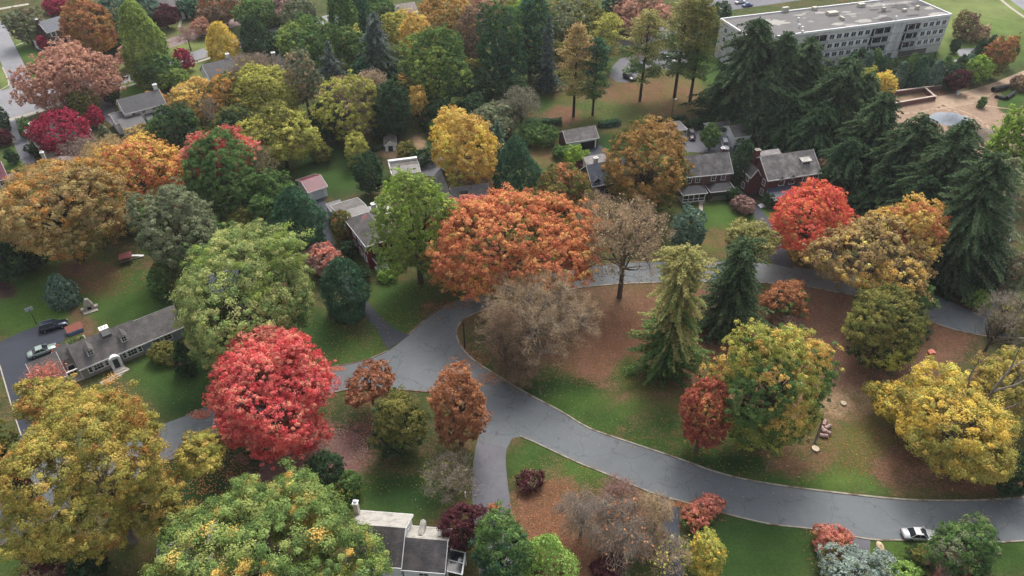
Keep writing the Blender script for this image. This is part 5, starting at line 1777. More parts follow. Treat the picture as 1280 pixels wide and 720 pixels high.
stump((1054, 505), .5, .3, 'pale fresh cut stump on the leafy ground right of the orange and green maple', top=(214, 194, 166))
stump((1019, 562), .6, .35, 'low wide stump with pinkish sawdust at the foot of the leaning bare trunk', top=(190, 156, 136))
m = MB(); m.tube([(0, 0, 0), (.15, .1, 1.6), (.35, .6, 3.4), (.4, .9, 4.6)], [.28, .22, .18, .12], n=8)
o = m.build('snag', BARKG, None, smooth=True); o.location = at((1018, 553)); tag(o, 'broken grey trunk section standing just above the low wide stump', 'dead trunk')
LOGM = surf('cut_log', (156, 128, 122), .95, .35, 4, rgb2=(190, 170, 160), s2=1.2)
for i, (x, y) in enumerate([(1030, 530), (1028, 538), (1033, 541), (1029, 546), (1034, 535)]):
    m = MB(); m.tube([(-.65, 0, .3), (.65, 0, .3)], [.33, .31], n=10)
    o = m.build('cut_log', LOGM); o.location = at((x, y)); o.rotation_euler = (0, 0, R(60 + i * 37))
    tag(o, 'short sawn log in the small pile right of the standing dead trunk', 'log', 'sawn logs piled by the dead trunk')
m = MB()
m.tube([(0, 0, -.1), (0, 0, .15), (0, 0, .38), (0, 0, .5)], [.6, .72, .5, .1], n=9)
o = m.build('boulder', surf('cream_stone', (214, 188, 158), .8, .1, 3), None, smooth=True); o.location = at((1100, 684)); o.scale = (.75, 1.25, 1); tag(o, 'cream oval stone on the grass left of the silver car', 'boulder')
m = MB(); m.box(-.5, .5, -.4, .4, 0, .8); m.prism([(-.6, .8), (.6, .8), (0, 1.15)], 'y', -.5, .5)
o = m.build('wellhead_box', surf('salmon_paint', (224, 140, 118), .8, .1, 2)); o.location = at((1163, 444)); tag(o, 'small salmon pink box on the leafy ground above the yellow tree', 'box')
m = MB(); m.box(-.35, .35, -.35, .35, 0, 1.0); m.box(-.4, .4, -.4, .4, 1.0, 1.12)
o = m.build('waste_bin', WHITE); o.location = at((1197, 118)); tag(o, 'white bin at the edge of the dirt ground beside the dark red tree', 'bin')
m = MB(); m.box(-1.6, 1.6, -.4, .4, .42, .5); m.box(-1.3, -1.2, -.3, .3, 0, .42); m.box(1.2, 1.3, -.3, .3, 0, .42)
o = m.build('garden_bench', WHITE); o.location = at((988, 173)); o.rotation_euler = (0, 0, R(-55)); tag(o, 'long white bench on the grass under the dark hemlocks', 'bench')
m = MB(); m.box(-.9, .9, -.5, .5, 0, .5)
o = m.build('stone_table', STEPM, None, bevel=.05); o.location = at((72, 311)); o.rotation_euler = (0, 0, R(25)); tag(o, 'grey stone garden table half under the olive and orange crown', 'stone table')

# building site
red = surf('block_wall_red', (122, 86, 78), .9, .2, 2)
pal_ = surf('wall_coping', (200, 182, 170), .9, .1, 2)
for i, (a, b_, lab) in enumerate([((1080, 124), (1187, 110), 'long red block foundation wall with pale coping, nearest the evergreens'),
                                   ((1106, 136), (1168, 125), 'lower red foundation wall with pale coping beside the dirt ground'),
                                   ((1152, 112), (1168, 126), 'short cross wall joining the two long foundation walls')]):
    pa, pb = P(*a), P(*b_)
    o = empty('foundation_wall', (pa.x, pa.y, 0), math.atan2(pb.y - pa.y, pb.x - pa.x))
    tag(o, lab, 'wall')
    ll = (pb - pa).length
    m = MB(); m.box(0, ll, -.2, .2, 0, 1.3 if i < 2 else 1.2); m.build('blockwork', red, o)
    m = MB(); m.box(-.1, ll + .1, -.28, .28, 1.303 if i < 2 else 1.203, 1.45 if i < 2 else 1.35); m.build('coping', pal_, o)


def mound(name, px_, rx, ry, hgt, mat, label, cat, seed):
    rg = random.Random(seed)
    m = MB()
    n_, k_ = 28, 7
    vs = [(0, 0, hgt)]
    for j in range(1, k_ + 1):
        f = j / k_
        for i in range(n_):
            t = i * math.tau / n_
            w_ = 1 + rg.uniform(-.1, .1) * f
            vs.append((math.cos(t) * rx * f * w_, math.sin(t) * ry * f * w_, hgt * (math.cos(f * math.pi) * .5 + .5) * rg.uniform(.82, 1.1) - (.05 if j == k_ else 0)))
    fs = [(0, 1 + i, 1 + (i + 1) % n_) for i in range(n_)]
    for j in range(k_ - 1):
        for i in range(n_):
            a = 1 + j * n_ + i; b_ = 1 + j * n_ + (i + 1) % n_
            fs.append((a, a + n_, b_ + n_, b_))
    m.add(vs, fs)
    o = m.build(name, mat, None, smooth=True)
    o.location = at(px_)
    tag(o, label, cat)


mound('gravel_pile', (1188, 149), 6.0, 4.6, 1.8, surf('blue_grey_gravel', (140, 146, 154), 1, .2, 2), 'flat blue grey gravel heap on the dirt ground', 'gravel pile', 1)
mound('soil_pile', (1219, 168), 8.0, 5.2, 1.7, surf('grey_brown_soil', (116, 104, 92), 1, .3, 1.5), 'broad grey brown soil mound at the front of the dirt ground', 'soil pile', 2)
for (a, b_, r__, lab) in (((1240, 115), (1258, 111), .75, 'fat black drainage pipe lying nearer the dirt track'), ((1243, 122), (1256, 125), .5, 'slim black pipe in the jumble below the fat one'), ((1257, 125), (1267, 118), .6, 'black pipe angled up to the right against the grass')):
    pa, pb = P(*a), P(*b_)
    m = MB()
    ll = (pb - pa).length
    m.tube([(0, 0, r__), (ll, 0, r__)], r__, n=14, cap=False); m.tube([(.02, 0, r__), (ll - .02, 0, r__)], r__ * .82, n=14, cap=False)
    for i in range(int(ll / .8)): m.tube([(i * .8 + .2, 0, r__), (i * .8 + .45, 0, r__)], r__ * 1.06, n=14)
    o = m.build('drainage_pipe', BLACKM, None, smooth=False); o.location = (pa.x, pa.y, 0); o.rotation_euler = (0, 0, math.atan2(pb.y - pa.y, pb.x - pa.x)); tag(o, lab, 'pipe')


# hedges: dense clipped evergreen walls
def hedge(label, a, b_, w, hgt, pal='dark', name='hedge'):
    global RG
    pa, pb = P(*a), P(*b_)
    RG = np.random.default_rng(int(a[0] * 7 + a[1]))
    ll = (pb - pa).length
    o = empty(name, (pa.x, pa.y, 0), math.atan2(pb.y - pa.y, pb.x - pa.x))
    tag(o, label, 'hedge')
    n = int(ll * (w + 2 * hgt) * 22)
    u = RG.random(n) * (w + 2 * hgt)
    y = np.where(u < hgt, -w / 2, np.where(u < hgt + w, u - hgt - w / 2, w / 2))
    z = np.where(u < hgt, u, np.where(u < hgt + w, hgt, w + 2 * hgt - u))
    x = RG.random(n) * ll
    nn = np.stack([np.zeros(n), np.where(u < hgt, -1., np.where(u < hgt + w, 0., 1.)), np.where((u >= hgt) & (u < hgt + w), 1., .2)], 1)
    c = np.stack([x, y, z], 1) + RG.normal(size=(n, 3)) * .09 + nn * (.12 * np.sin(x * 2.1) * np.cos(x * .7))[:, None]
    quads('foliage', c, nn + unit(n) * .6, RG.uniform(.2, .4, n), RG.uniform(.25, .5, n), pick(pal, n) * RG.uniform(.8, 1.2, n)[:, None], o)
    m = MB(); m.box(0, ll, -w * .32, w * .32, 0, hgt * .85); m.build('stem', BARKD, o)


hedge('clipped dark hedge along the lawn edge left of the open brick garage', (656, 158), (702, 156), 1.6, 1.8, 'teal')
hedge('dark clipped hedge right of the open brick garage', (748, 160), (775, 156), 1.6, 1.6, 'teal')
hedge('low dark hedge in front of the little garden shed', (466, 190), (494, 181), .9, 1.1, 'dark')
hedge('narrow green hedge above the stubby conical shrubs', (820, 153), (856, 149), 1.2, 1.2, 'dark')


# bare limbs of the golden tree's dead neighbour and a leaning stem by the orange maple
o = empty('dead_tree', at((1196, 560)))
tag(o, 'bare silver grey limbs reaching up and right out of the golden yellow tree', 'dead tree')
rg = random.Random(3)
b0 = Vector((0, 0, 0))
m = MB()
m.tube([(0, 0, -.3), (.3, .4, 4), (.9, 1.0, 7.5)], [.55, .42, .34], n=8)
m.build('trunk', BARKG, o, smooth=True)
for pts, r_ in (([(.9, 1, 7.5), (2.2, 2.0, 11), (4.2, 3.4, 14.5), (5.4, 5.2, 17.5)], [.3, .24, .16, .05]), ([(2.2, 2.0, 11), (5.0, 1.6, 13), (8.2, 2.6, 15), (9.4, 3, 16.6)], [.2, .16, .1, .04]), ([(4.2, 3.4, 14.5), (6.8, 4.4, 15.6), (9.0, 6.0, 17.4)], [.13, .1, .04]),
                ([(.9, 1, 7.5), (-1.8, 1.4, 11), (-2.4, 2.2, 14), (-1.6, 3.0, 16.6)], [.26, .2, .14, .05]), ([(.6, .8, 6), (-2.4, -1.6, 8.2), (-4.4, -2.2, 8.8)], [.18, .12, .04]), ([(.9, 1, 7.5), (3.6, -.4, 9.8), (6.4, -.2, 11.5)], [.2, .13, .04])):
    m = MB(); m.tube(pts, r_, n=6)
    for i in range(len(pts) - 1):
        for j in range(2):
            p = Vector(pts[i]).lerp(Vector(pts[i + 1]), rg.uniform(.3, 1))
            m.tube([p, p + Vector((rg.uniform(-.5, 1.6), rg.uniform(-1, 1.4), rg.uniform(.4, 1.6)))], [.06, .02], n=4)
    m.build('limb', BARKG, o, smooth=True)
m = MB(); m.tube([(0, 0, -.2), (.5, .5, 2.2), (1.2, 1.4, 5.0)], [.11, .09, .06], n=6)
o = m.build('leaning_stem', BARKG, None, smooth=True); o.location = at((957, 588)); tag(o, 'slim pale leaning stem at the front foot of the orange topped maple', 'stem')

# ------------------------------------------------------------------ trees: (outline in the photograph) -> real crown, real height, foot on the ground
T = tree
# foreground, bottom
OAK = T('B', 116, 586, 102, 108, 'gold', 'huge olive gold oak in the lower left hiding the road', patch='goldor', pp=.18, pal2='olive', split=.55, trm=.9, clear=4.5, bark=BARKG, rcm=.95)
lobe(OAK, 'B', 250, 568, 34, 18, 'gold', '', clear=8, patch='yelgr', pp=.3)
lobe(OAK, 'B', 60, 500, 40, 30, 'gold', '', clear=13, patch='goldor', pp=.3)
T('B', 332, 702, 132, 96, 'puff', 'huge puffy green maple with orange tinged tufts at the bottom edge', patch='amber', pp=.24, clear=3, rcm=1.1, pal2='lime', split=.1)
RED = T('B', 336, 496, 86, 82, 'red', 'big pink red maple left of the road junction', clear=1.8, rcm=.7)
lobe(RED, 'B', 326, 436, 44, 24, 'salmon', '', clear=11, rcm=.7, patch='red', pp=.4)
T('H', 408, 588, 25, 27, 'dark', 'dark green evergreen shrub at the edge of the pink leaf carpet', pal2='dark', k=1.3)
T('H', 434, 606, 20, 20, 'green', 'mid green rounded shrub right of the dark evergreen shrub', patch='yelgr', pp=.2)
T('B', 462, 480, 33, 24, 'copper', 'small copper brown tree overlapping the road left of the junction', clear=4.0, rcm=.8)
T('B', 498, 530, 38, 40, 'olive', 'olive green tree between the two copper trees', pal2='dark', split=.15, clear=1)
T('B', 574, 507, 39, 52, 'rust', 'tall cone shaped copper tree at the mouth of the pale driveway', pal2='copper', split=.2, clear=1, rcm=.75)
T('T', 563, 598, 40, 36, 'greybr', 'grey brown leafless shrub tree left of the pale driveway', leaf='olive', leafn=.1, clear=.6, per=26)
T('B', 578, 658, 32, 34, 'maroon', 'deep maroon plum tree right of the white walled bottom house', clear=1, rcm=.8)
T('B', 627, 684, 39, 44, 'green', 'fresh green tree between the maroon tree and the lime conifer', pal2='teal', split=.1, clear=1)
T('K', 683, 702, 43, 46, 'limec', 'bushy lime green conifer at the bottom edge', power=.6, dens=1.1)
T('H', 663, 600, 18, 16, 'maroon', 'small dusky purple shrub on the grass right of the pale driveway', patch='brown', pp=.3)
T('H', 617, 637, 7, 8, 'rust', 'tiny rust red shrub standing in front of the pale driveway')
T('W', 728, 646, 34, 36, 'greybr', 'leftmost weeping bare brown tree beside the leafy slope', per=46, ln=1.3)
T('W', 776, 616, 26, 24, 'pinkgr', 'small weeping bare tree at the back of its group by the road', per=46)
T('W', 780, 664, 52, 46, 'greybr', 'largest weeping bare tree with grey brown drooping twigs', per=46, ln=1.5, leaf='rust', leafn=.06)
T('W', 822, 644, 28, 32, 'tan', 'rightmost weeping bare tree leaning over the dark driveway', per=46)
T('T', 838, 694, 36, 32, 'tan', 'thin tan twiggy tree with yellowish leaves around the globe lamp', leaf='yelgr', leafn=.12, clear=.5, per=14)
T('H', 884, 695, 26, 30, 'yelgr', 'yellow leafed shrub on the left edge of the bright lawn', patch='yellow', pp=.4)
T('H', 885, 633, 20, 9, 'salmon', 'low salmon red hedge shrub along the road edge')
T('H', 870, 647, 20, 17, 'rust', 'orange green shrub just below the salmon hedge shrub', pal2='green', split=.1, patch='salmon', pp=.4)
T('H', 762, 710, 20, 16, 'maroon', 'low maroon shrub below the weeping trees')
T('H', 1040, 678, 27, 15, 'salmon', 'salmon orange shrub at the roadside left of the short driveway', patch='rust', pp=.2)
T('H', 1046, 698, 24, 14, 'olive', 'olive green shrub just below the salmon roadside shrub')
T('H', 1068, 714, 42, 20, 'silver', 'wide silver blue juniper at the bottom edge', patch='sage', pp=.2, rcm=.7)
T('H', 1108, 702, 14, 10, 'silver', 'small silver juniper spray right of the wide one')
T('H', 1134, 716, 18, 12, 'limec', 'low lime shrub between the juniper and the red leafed shrub')
T('B', 1205, 690, 44, 44, 'green', 'large green bush tree covering the nose of the silver car', patch='sage', pp=.25, pal2='dark', split=.25, clear=.2, rcm=.9)
T('H', 1158, 700, 22, 18, 'olive', 'dark olive shrub below the silver car', pal2='dark', split=.2)
T('H', 1196, 720, 36, 16, 'pinkgr', 'dusky red shrub in front of the large green bush tree', patch='salmon', pp=.4)
GLD = T('B', 1192, 528, 84, 66, 'gold', 'large golden yellow tree around the bare silver limbs', patch='yellow', pp=.35, clear=2, k=.6, bark=BARKG, dens=.9)
lobe(GLD, 'B', 1126, 506, 38, 26, 'gold', '', patch='yellow', pp=.4, clear=1.5)
T('B', 1268, 474, 52, 45, 'gold', 'second golden yellow tree cut off by the right edge', patch='tanyel', pp=.4, clear=4, bark=BARKG)
T('H', 1272, 592, 26, 30, 'dark', 'dark evergreen shrub below the golden tree at the right edge')
T('T', 1250, 405, 38, 48, 'greybr', 'grey leafless tree above the golden trees at the right edge', per=16, clear=2)
T('B', 966, 482, 72, 86, 'amber', 'large orange topped maple with green lower leaves on the island', pal2='green', split=-.25, patch='yelgr', pp=.3, clear=1.2, rcm=.8)
T('B', 881, 518, 34, 48, 'brick', 'round rust red tree tucked left of the large orange maple', patch='orange', pp=.3, clear=.8, rcm=.6)
T('C', 844, 392, 38, 84, 'green', 'tall shaggy olive green evergreen in the middle of the island', pal2='yelpine', spread=.14, clear=.03, droopk=.2, dens=1.2)
T('C', 920, 356, 40, 64, 'conif', 'dark pointed conifer on the island behind the large orange maple', bark=BARKD, spread=.28, clear=.12)
T('B', 936, 300, 33, 28, 'yelpine', 'feathery yellow green crown rising just behind the dark island conifer', clear=5, rcm=.8)
T('B', 984, 374, 33, 28, 'rust', 'small orange and green tree beside the upper road', pal2='green', split=.15, clear=.6)
T('T', 985, 405, 20, 14, 'pinkgr', 'low grey pink twiggy shrub above the large orange maple', clear=.2)
T('B', 1106, 408, 56, 54, 'olive', 'broad dark olive tree on the right of the island', pal2='dark', split=.25, clear=1.2, patch='yelgr', pp=.08)
T('B', 1138, 366, 30, 26, 'green', 'small green rounded crown behind the broad dark olive tree', clear=3)
TAN = T('S', 1096, 318, 76, 56, 'tanyel', 'wide tan and orange tree thinning over the upper road', patch='amber', pp=.35, clear=3, sparse=.5, rcm=.75)
lobe(TAN, 'B', 1146, 284, 36, 38, 'amber', '', patch='orange', pp=.4, clear=8, rcm=.8)
T('B', 1013, 276, 49, 48, 'redor', 'brilliant orange red round maple in front of the brick house', pal2='amber', split=.75, clear=1.5, rcm=.7)
T('H', 1222, 374, 18, 15, 'bright', 'bright lime bush at the foot of the dark hemlocks')
T('H', 1190, 352, 16, 12, 'dark', 'low dark green bush left of the bright lime bush')
T('B', 1265, 345, 20, 30, 'sage', 'dull green bush tree by the side street at the right edge', patch='brown', pp=.4, clear=.5)
T('B', 1268, 190, 32, 48, 'bright', 'bright green tree right of the dirt ground', pal2='green', split=.2, clear=1)
T('T', 782, 306, 60, 66, 'tan', 'large tan leafless tree standing in the middle of the island top', per=24, clear=2.5, bark=BARK, leaf='tan', leafn=.25, trm=1.0)
T('T', 742, 274, 30, 36, 'tan', 'smaller tan twiggy crown left of the large leafless tree', per=20, clear=3, leaf='brown', leafn=.2)
T('T', 672, 398, 86, 72, 'tan', 'wide wispy grey brown leafless tree on the left of the island', per=22, n=620, clear=1.5, bark=BARKG)
T('T', 632, 425, 28, 44, 'brown', 'slim reddish grey leafless tree near the junction kerb', per=30, n=240, clear=1.5)
T('T', 650, 458, 36, 26, 'brown', 'low spreading leafless tree at the front of the wispy one', per=30, n=330, clear=.6)
ORK = T('B', 638, 306, 100, 72, 'orange', 'wide orange and rust oak above the road junction', patch='olive', pp=.16, pal2='amber', split=.45, clear=3, rcm=.8)
lobe(ORK, 'B', 702, 318, 30, 30, 'salmon', '', clear=3, patch='orange', pp=.4)
lobe(ORK, 'B', 592, 270, 34, 28, 'salmon', '', clear=6, patch='orange', pp=.3)
T('B', 519, 284, 50, 74, 'lime', 'tall lime green oval tree beside the red house', pal2='green', split=.7, clear=.8, patch='bright', pp=.35, rcm=.75)
GLO = T('B', 582, 192, 38, 48, 'amber', 'glowing orange yellow tree at the top centre', patch='yellow', pp=.3, clear=1.5, pal2='yelgr', split=.5)
lobe(GLO, 'B', 564, 160, 21, 22, 'yellow', '', clear=7, patch='amber', pp=.5)
T('K', 645, 212, 28, 42, 'teal', 'deep teal evergreen right of the glowing orange tree', power=.7, belly=.4)
T('B', 706, 234, 33, 30, 'olive', 'round brown green tree right of the teal evergreen', patch='rust', pp=.4, clear=.8)
T('H', 718, 196, 13, 14, 'bright', 'small bright yellow green tree at the yard corner')
T('H', 726, 207, 7, 8, 'maroon', 'little maroon bush beside the slate blue house')
T('B', 810, 207, 51, 54, 'goldbr', 'large golden brown tree over the slate blue house', patch='olive', pp=.3, pal2='olive', split=.55, clear=1.5)
T('B', 860, 288, 22, 30, 'blueg', 'slender bluish green tree on the lawn by the upper road', clear=.8)
T('K', 929, 203, 16, 27, 'dark', 'dark rounded evergreen between the two brick houses', power=.6, belly=.4)
T('H', 917, 244, 8, 9, 'dark', 'small dark ball shrub at the porch corner of the brick house')
T('H', 929, 256, 14, 11, 'pinkgr', 'low pinkish brown shrub bed beside the straight driveway')
T('H', 938, 228, 10, 8, 'green', 'low bright green shrub between driveway and brick house wall')
T('H', 962, 250, 10, 9, 'dark', 'dark shrub by the white steps of the brick house')
T('B', 889, 170, 11, 15, 'green', 'small green tree beside the white van')
T('B', 1040, 190, 12, 12, 'tan', 'small pale blossom coloured tree behind the red brick house', clear=1.0)
T('H', 1030, 212, 16, 14, 'brown', 'twiggy rust brown shrub right of the red brick house')
for i, (x, lab) in enumerate([(858, 'leftmost stubby dark conical shrub in the row of four'), (864.6, 'second from left stubby dark conical shrub in the row'), (871, 'third from left stubby dark conical shrub in the row'), (877.6, 'rightmost stubby dark conical shrub in the row of four')]):
    T('K', x, 155, 2.6, 6.2, 'dark', lab, group='row of stubby conical shrubs', power=.5, name='conical_shrub', cat='shrub')

# left half
T('B', 72, 262, 76, 66, 'tanyel', 'broad olive and orange tree at the left edge', patch='goldor', pp=.4, pal2='olive', split=.5, clear=3.0, bark=BARKD)
T('B', 180, 216, 50, 44, 'amber', 'round clear orange tree right of the broad olive and orange tree', patch='orange', pp=.4, clear=2, rcm=.8)
T('B', 224, 290, 50, 58, 'sage', 'large grey green maple below the clear orange tree', pal2='green', split=.2, clear=1.5)
T('H', 206, 350, 24, 24, 'green', 'rounded green bush at the foot of the grey green maple', patch='olive', pp=.2)
CAP = T('B', 278, 222, 42, 56, 'green', 'green tree wearing a coral red cap left of the maroon roofed garage', clear=1.5)
lobe(CAP, 'B', 274, 192, 38, 30, 'salmon', '', clear=9.5, rcm=.8, patch='red', pp=.4)
T('T', 326, 216, 22, 34, 'greybr', 'narrow grey brown half bare tree right of the coral capped tree', leaf='olive', leafn=.4, clear=1.5)
T('B', 332, 116, 38, 34, 'yelgr', 'round yellow green tree above the spreading one', clear=2, rcm=.75)
T('B', 350, 166, 44, 32, 'yelgr', 'spreading yellow olive tree with dark trunk over the lawn', patch='olive', pp=.3, clear=4, bark=BARKD)
T('B', 244, 128, 32, 28, 'amber', 'muted orange tree right of the charcoal roofed white house', patch='tanyel', pp=.5, clear=2)
T('B', 284, 124, 28, 34, 'goldor', 'dull orange and olive tree around the pale bare trunk', patch='olive', pp=.5, clear=2)
T('B', 222, 166, 34, 36, 'dark', 'dark green tree between orange crowns below the white house', patch='green', pp=.2, clear=.6)
T('B', 292, 165, 34, 30, 'dark', 'dark olive green tree behind the coral capped tree', patch='olive', pp=.5, clear=.6)
T('T', 315, 88, 32, 18, 'greybr', 'grey brown leafless crown over the dark roofed house', leaf='brown', leafn=.4, clear=5)
T('T', 262, 142, 12, 26, 'greybr', 'pale slender bare tree rising from the orange crowns', bark=BARKG, per=8, clear=6, trm=1.3)
T('H', 22, 322, 36, 26, 'dark', 'dark hedge like shrub mass at the left edge above the lawn')
T('H', 6, 300, 24, 18, 'green', 'green shrub behind the dark mass at the left edge')
T('K', 75, 362, 20, 22, 'blueg', 'round blue green dwarf spruce on the bright lawn', power=.6, belly=.45, dens=1.2)
T('H', 203, 440, 20, 13, 'olive', 'olive shrub in front of the ranch house right windows')
T('K', 229, 446, 15, 22, 'dark', 'dark pointed yew at the right end of the ranch house', power=.7)
T('H', 221, 455, 5, 5, 'red', 'tiny red shrub by the dark pointed yew')
T('T', 58, 474, 28, 22, 'salmon', 'thin pink leafed small tree over the garage end roof', per=10, leaf='salmon', leafn=.5, clear=2)
T('B', 2, 566, 22, 50, 'olive', 'dark olive tree cut by the left edge beside the yard', pal2='dark', split=.1, clear=1)
T('H', 66, 704, 38, 28, 'maroon', 'burgundy shrub in the bottom left corner', patch='brown', pp=.2)
T('H', 22, 616, 20, 22, 'maroon', 'dusky maroon shrub by the road at the left edge')
T('H', 108, 706, 26, 28, 'dark', 'dark green shrub right of the burgundy corner shrub')
T('B', 310, 374, 94, 82, 'pale', 'spreading pale green maple above the red maple', pal2='green', split=.3, patch='lime', pp=.2, clear=2, k=.9)
T('K', 372, 276, 33, 44, 'teal', 'glossy dark green holly tree left of the red house', power=.5, belly=.45, dens=1.2)
T('B', 346, 244, 26, 30, 'green', 'soft green crown behind the dark holly, below the maroon roof', clear=1)
T('K', 430, 358, 30, 40, 'teal', 'blue green magnolia like tree at the top of the small lawn', power=.5, belly=.5)
T('B', 403, 322, 26, 20, 'pinkgr', 'dusky pink small tree left behind the blue green tree', patch='salmon', pp=.4, clear=1)
T('T', 418, 338, 20, 14, 'greybr', 'grey twiggy shrub below the dusky pink tree', clear=.2, leaf='sage', leafn=.4)
T('H', 428, 282, 14, 22, 'olive', 'yellow olive shrub in the narrow strip left of the red house', patch='rust', pp=.3)
T('H', 436, 312, 10, 12, 'dark', 'dark shrub against the long side wall of the red house')
T('H', 452, 344, 13, 12, 'dark', 'dark foundation shrub at the front left corner of the red house')
T('H', 482, 344, 12, 8, 'limec', 'low yellow green shrub by the front porch of the red house')
T('B', 460, 216, 18, 28, 'dark', 'dark green tree at the lawn corner above the red house', clear=.5)
T('B', 446, 186, 15, 20, 'yelgr', 'small yellow green tree at the top right of the dark lawn', clear=.5)
T('H', 508, 188, 12, 10, 'olive', 'olive shrub right of the little garden shed')
T('H', 530, 196, 16, 8, 'dark', 'dark low shrub along the small deep green lawn')
T('T', 590, 232, 34, 16, 'greybr', 'grey brown twiggy shrubs under the glowing orange tree', clear=.2, leaf='rust', leafn=.2)
T('B', 485, 150, 26, 20, 'dark', 'dark bush mass above the little garden shed', clear=.2)

# the wood across the top, left to right
T('B', 87, 97, 47, 35, 'pinkbr', 'large round pinkish brown tree beside the far left street', clear=1.5, rcm=.7)
T('B', 110, 30, 31, 34, 'goldbr', 'tall russet tree right of the navy roofed house', patch='rust', pp=.5, clear=1.5)
T('B', 128, 52, 14, 12, 'goldor', 'small golden tree at the foot of the tall russet tree', clear=3)
T('H', 70, 8, 14, 8, 'crims', 'dark red bush behind the navy roofed house')
T('H', 53, 54, 6, 9, 'crims', 'crimson bush at the left corner of the navy roofed house')
T('B', 32, 32, 18, 22, 'sage', 'dull olive round tree left of the navy roofed house', patch='brown', pp=.3, clear=.6)
T('H', 48, 36, 9, 8, 'maroon', 'maroon brown bush between olive tree and navy roofed house')
T('K', 178, 54, 24, 48, 'lime', 'tall lime green poplar leaning beside the street', power=.45, belly=.4, dens=1.2)
T('B', 196, 84, 22, 20, 'green', 'round green crown at the foot of the lime poplar', clear=1)
T('B', 146, 22, 24, 30, 'blueg', 'blue green tree behind the tall russet tree', clear=1)
T('B', 176, 10, 20, 16, 'blueg', 'blue green crown at the top edge above the poplar', clear=2)
T('H', 136, 58, 14, 12, 'dark', 'dark shrub in shade right of the russet tree')
T('B', 206, 20, 14, 14, 'maroon', 'plum tree in front of the distant brick house', clear=.5)
T('H', 228, 76, 11, 14, 'crims', 'crimson shrub tree beside the street right of the poplar')
T('H', 215, 98, 19, 14, 'lime', 'lime green bush behind the white chimneyed house', patch='green', pp=.3)
T('K', 277, 53, 18, 23, 'yellow', 'small glowing golden conical tree by the street', power=.5, belly=.35, dens=1.2)
T('K', 318, 46, 17, 24, 'dark', 'dark green bushy conifer right of the golden conical tree', power=.5, belly=.4)
T('T', 234, 46, 12, 14, 'pinkgr', 'purple brown bare small tree between the street carriageways', clear=.8)
T('B', 250, 33, 11, 10, 'pinkbr', 'small reddish tree on the grass median', clear=.8)
T('B', 272, 12, 24, 18, 'brown', 'brown leafed tree at the top edge above the golden tree', patch='rust', pp=.4, clear=1)
T('B', 318, 16, 22, 18, 'green', 'green tree at the top edge right of the brown leafed tree', clear=1)
T('B', 236, 8, 16, 10, 'teal', 'teal green bush beside the distant brick house')
T('H', 137, 118, 11, 13, 'dark', 'dark shrub at the driveway mouth near the black car')
T('B', 104, 128, 15, 16, 'olive', 'olive small tree below the pinkish brown tree', clear=.8)
T('B', 74, 166, 33, 27, 'crims', 'crimson round tree in front of the brown roofed house', clear=.8, rcm=.7)
T('H', 119, 146, 10, 14, 'crims', 'narrow crimson shrub right of the crimson round tree')
T('K', 133, 174, 11, 17, 'sage', 'sage green pointed conifer near the crimson trees', power=.8)
T('T', 102, 190, 28, 14, 'greybr', 'grey bare thicket below the crimson round tree', clear=.2, leaf='pinkgr', leafn=.3)
T('T', 138, 196, 34, 18, 'tan', 'pale yellow half bare tree left above the clear orange tree', leaf='tanyel', leafn=.9, clear=1)
T('S', 178, 170, 20, 16, 'tanyel', 'sparse tan tree in front of the charcoal roofed house', clear=1, sparse=.8)
T('H', 32, 160, 8, 12, 'green', 'green shrub between the driveway and brown roofed house')
T('H', 46, 186, 10, 9, 'dark', 'dark shrub at the front of the brown roofed house')
T('H', 14, 196, 7, 10, 'dark', 'dark small shrub by the left edge driveway')
T('H', 26, 220, 14, 12, 'olive', 'olive shrub at the end of the left edge driveway')
T('H', 2, 150, 8, 14, 'dark', 'dark shrub cut by the left edge near the pavement')
T('H', 4, 172, 10, 10, 'maroon', 'maroon shrub cut by the left edge')

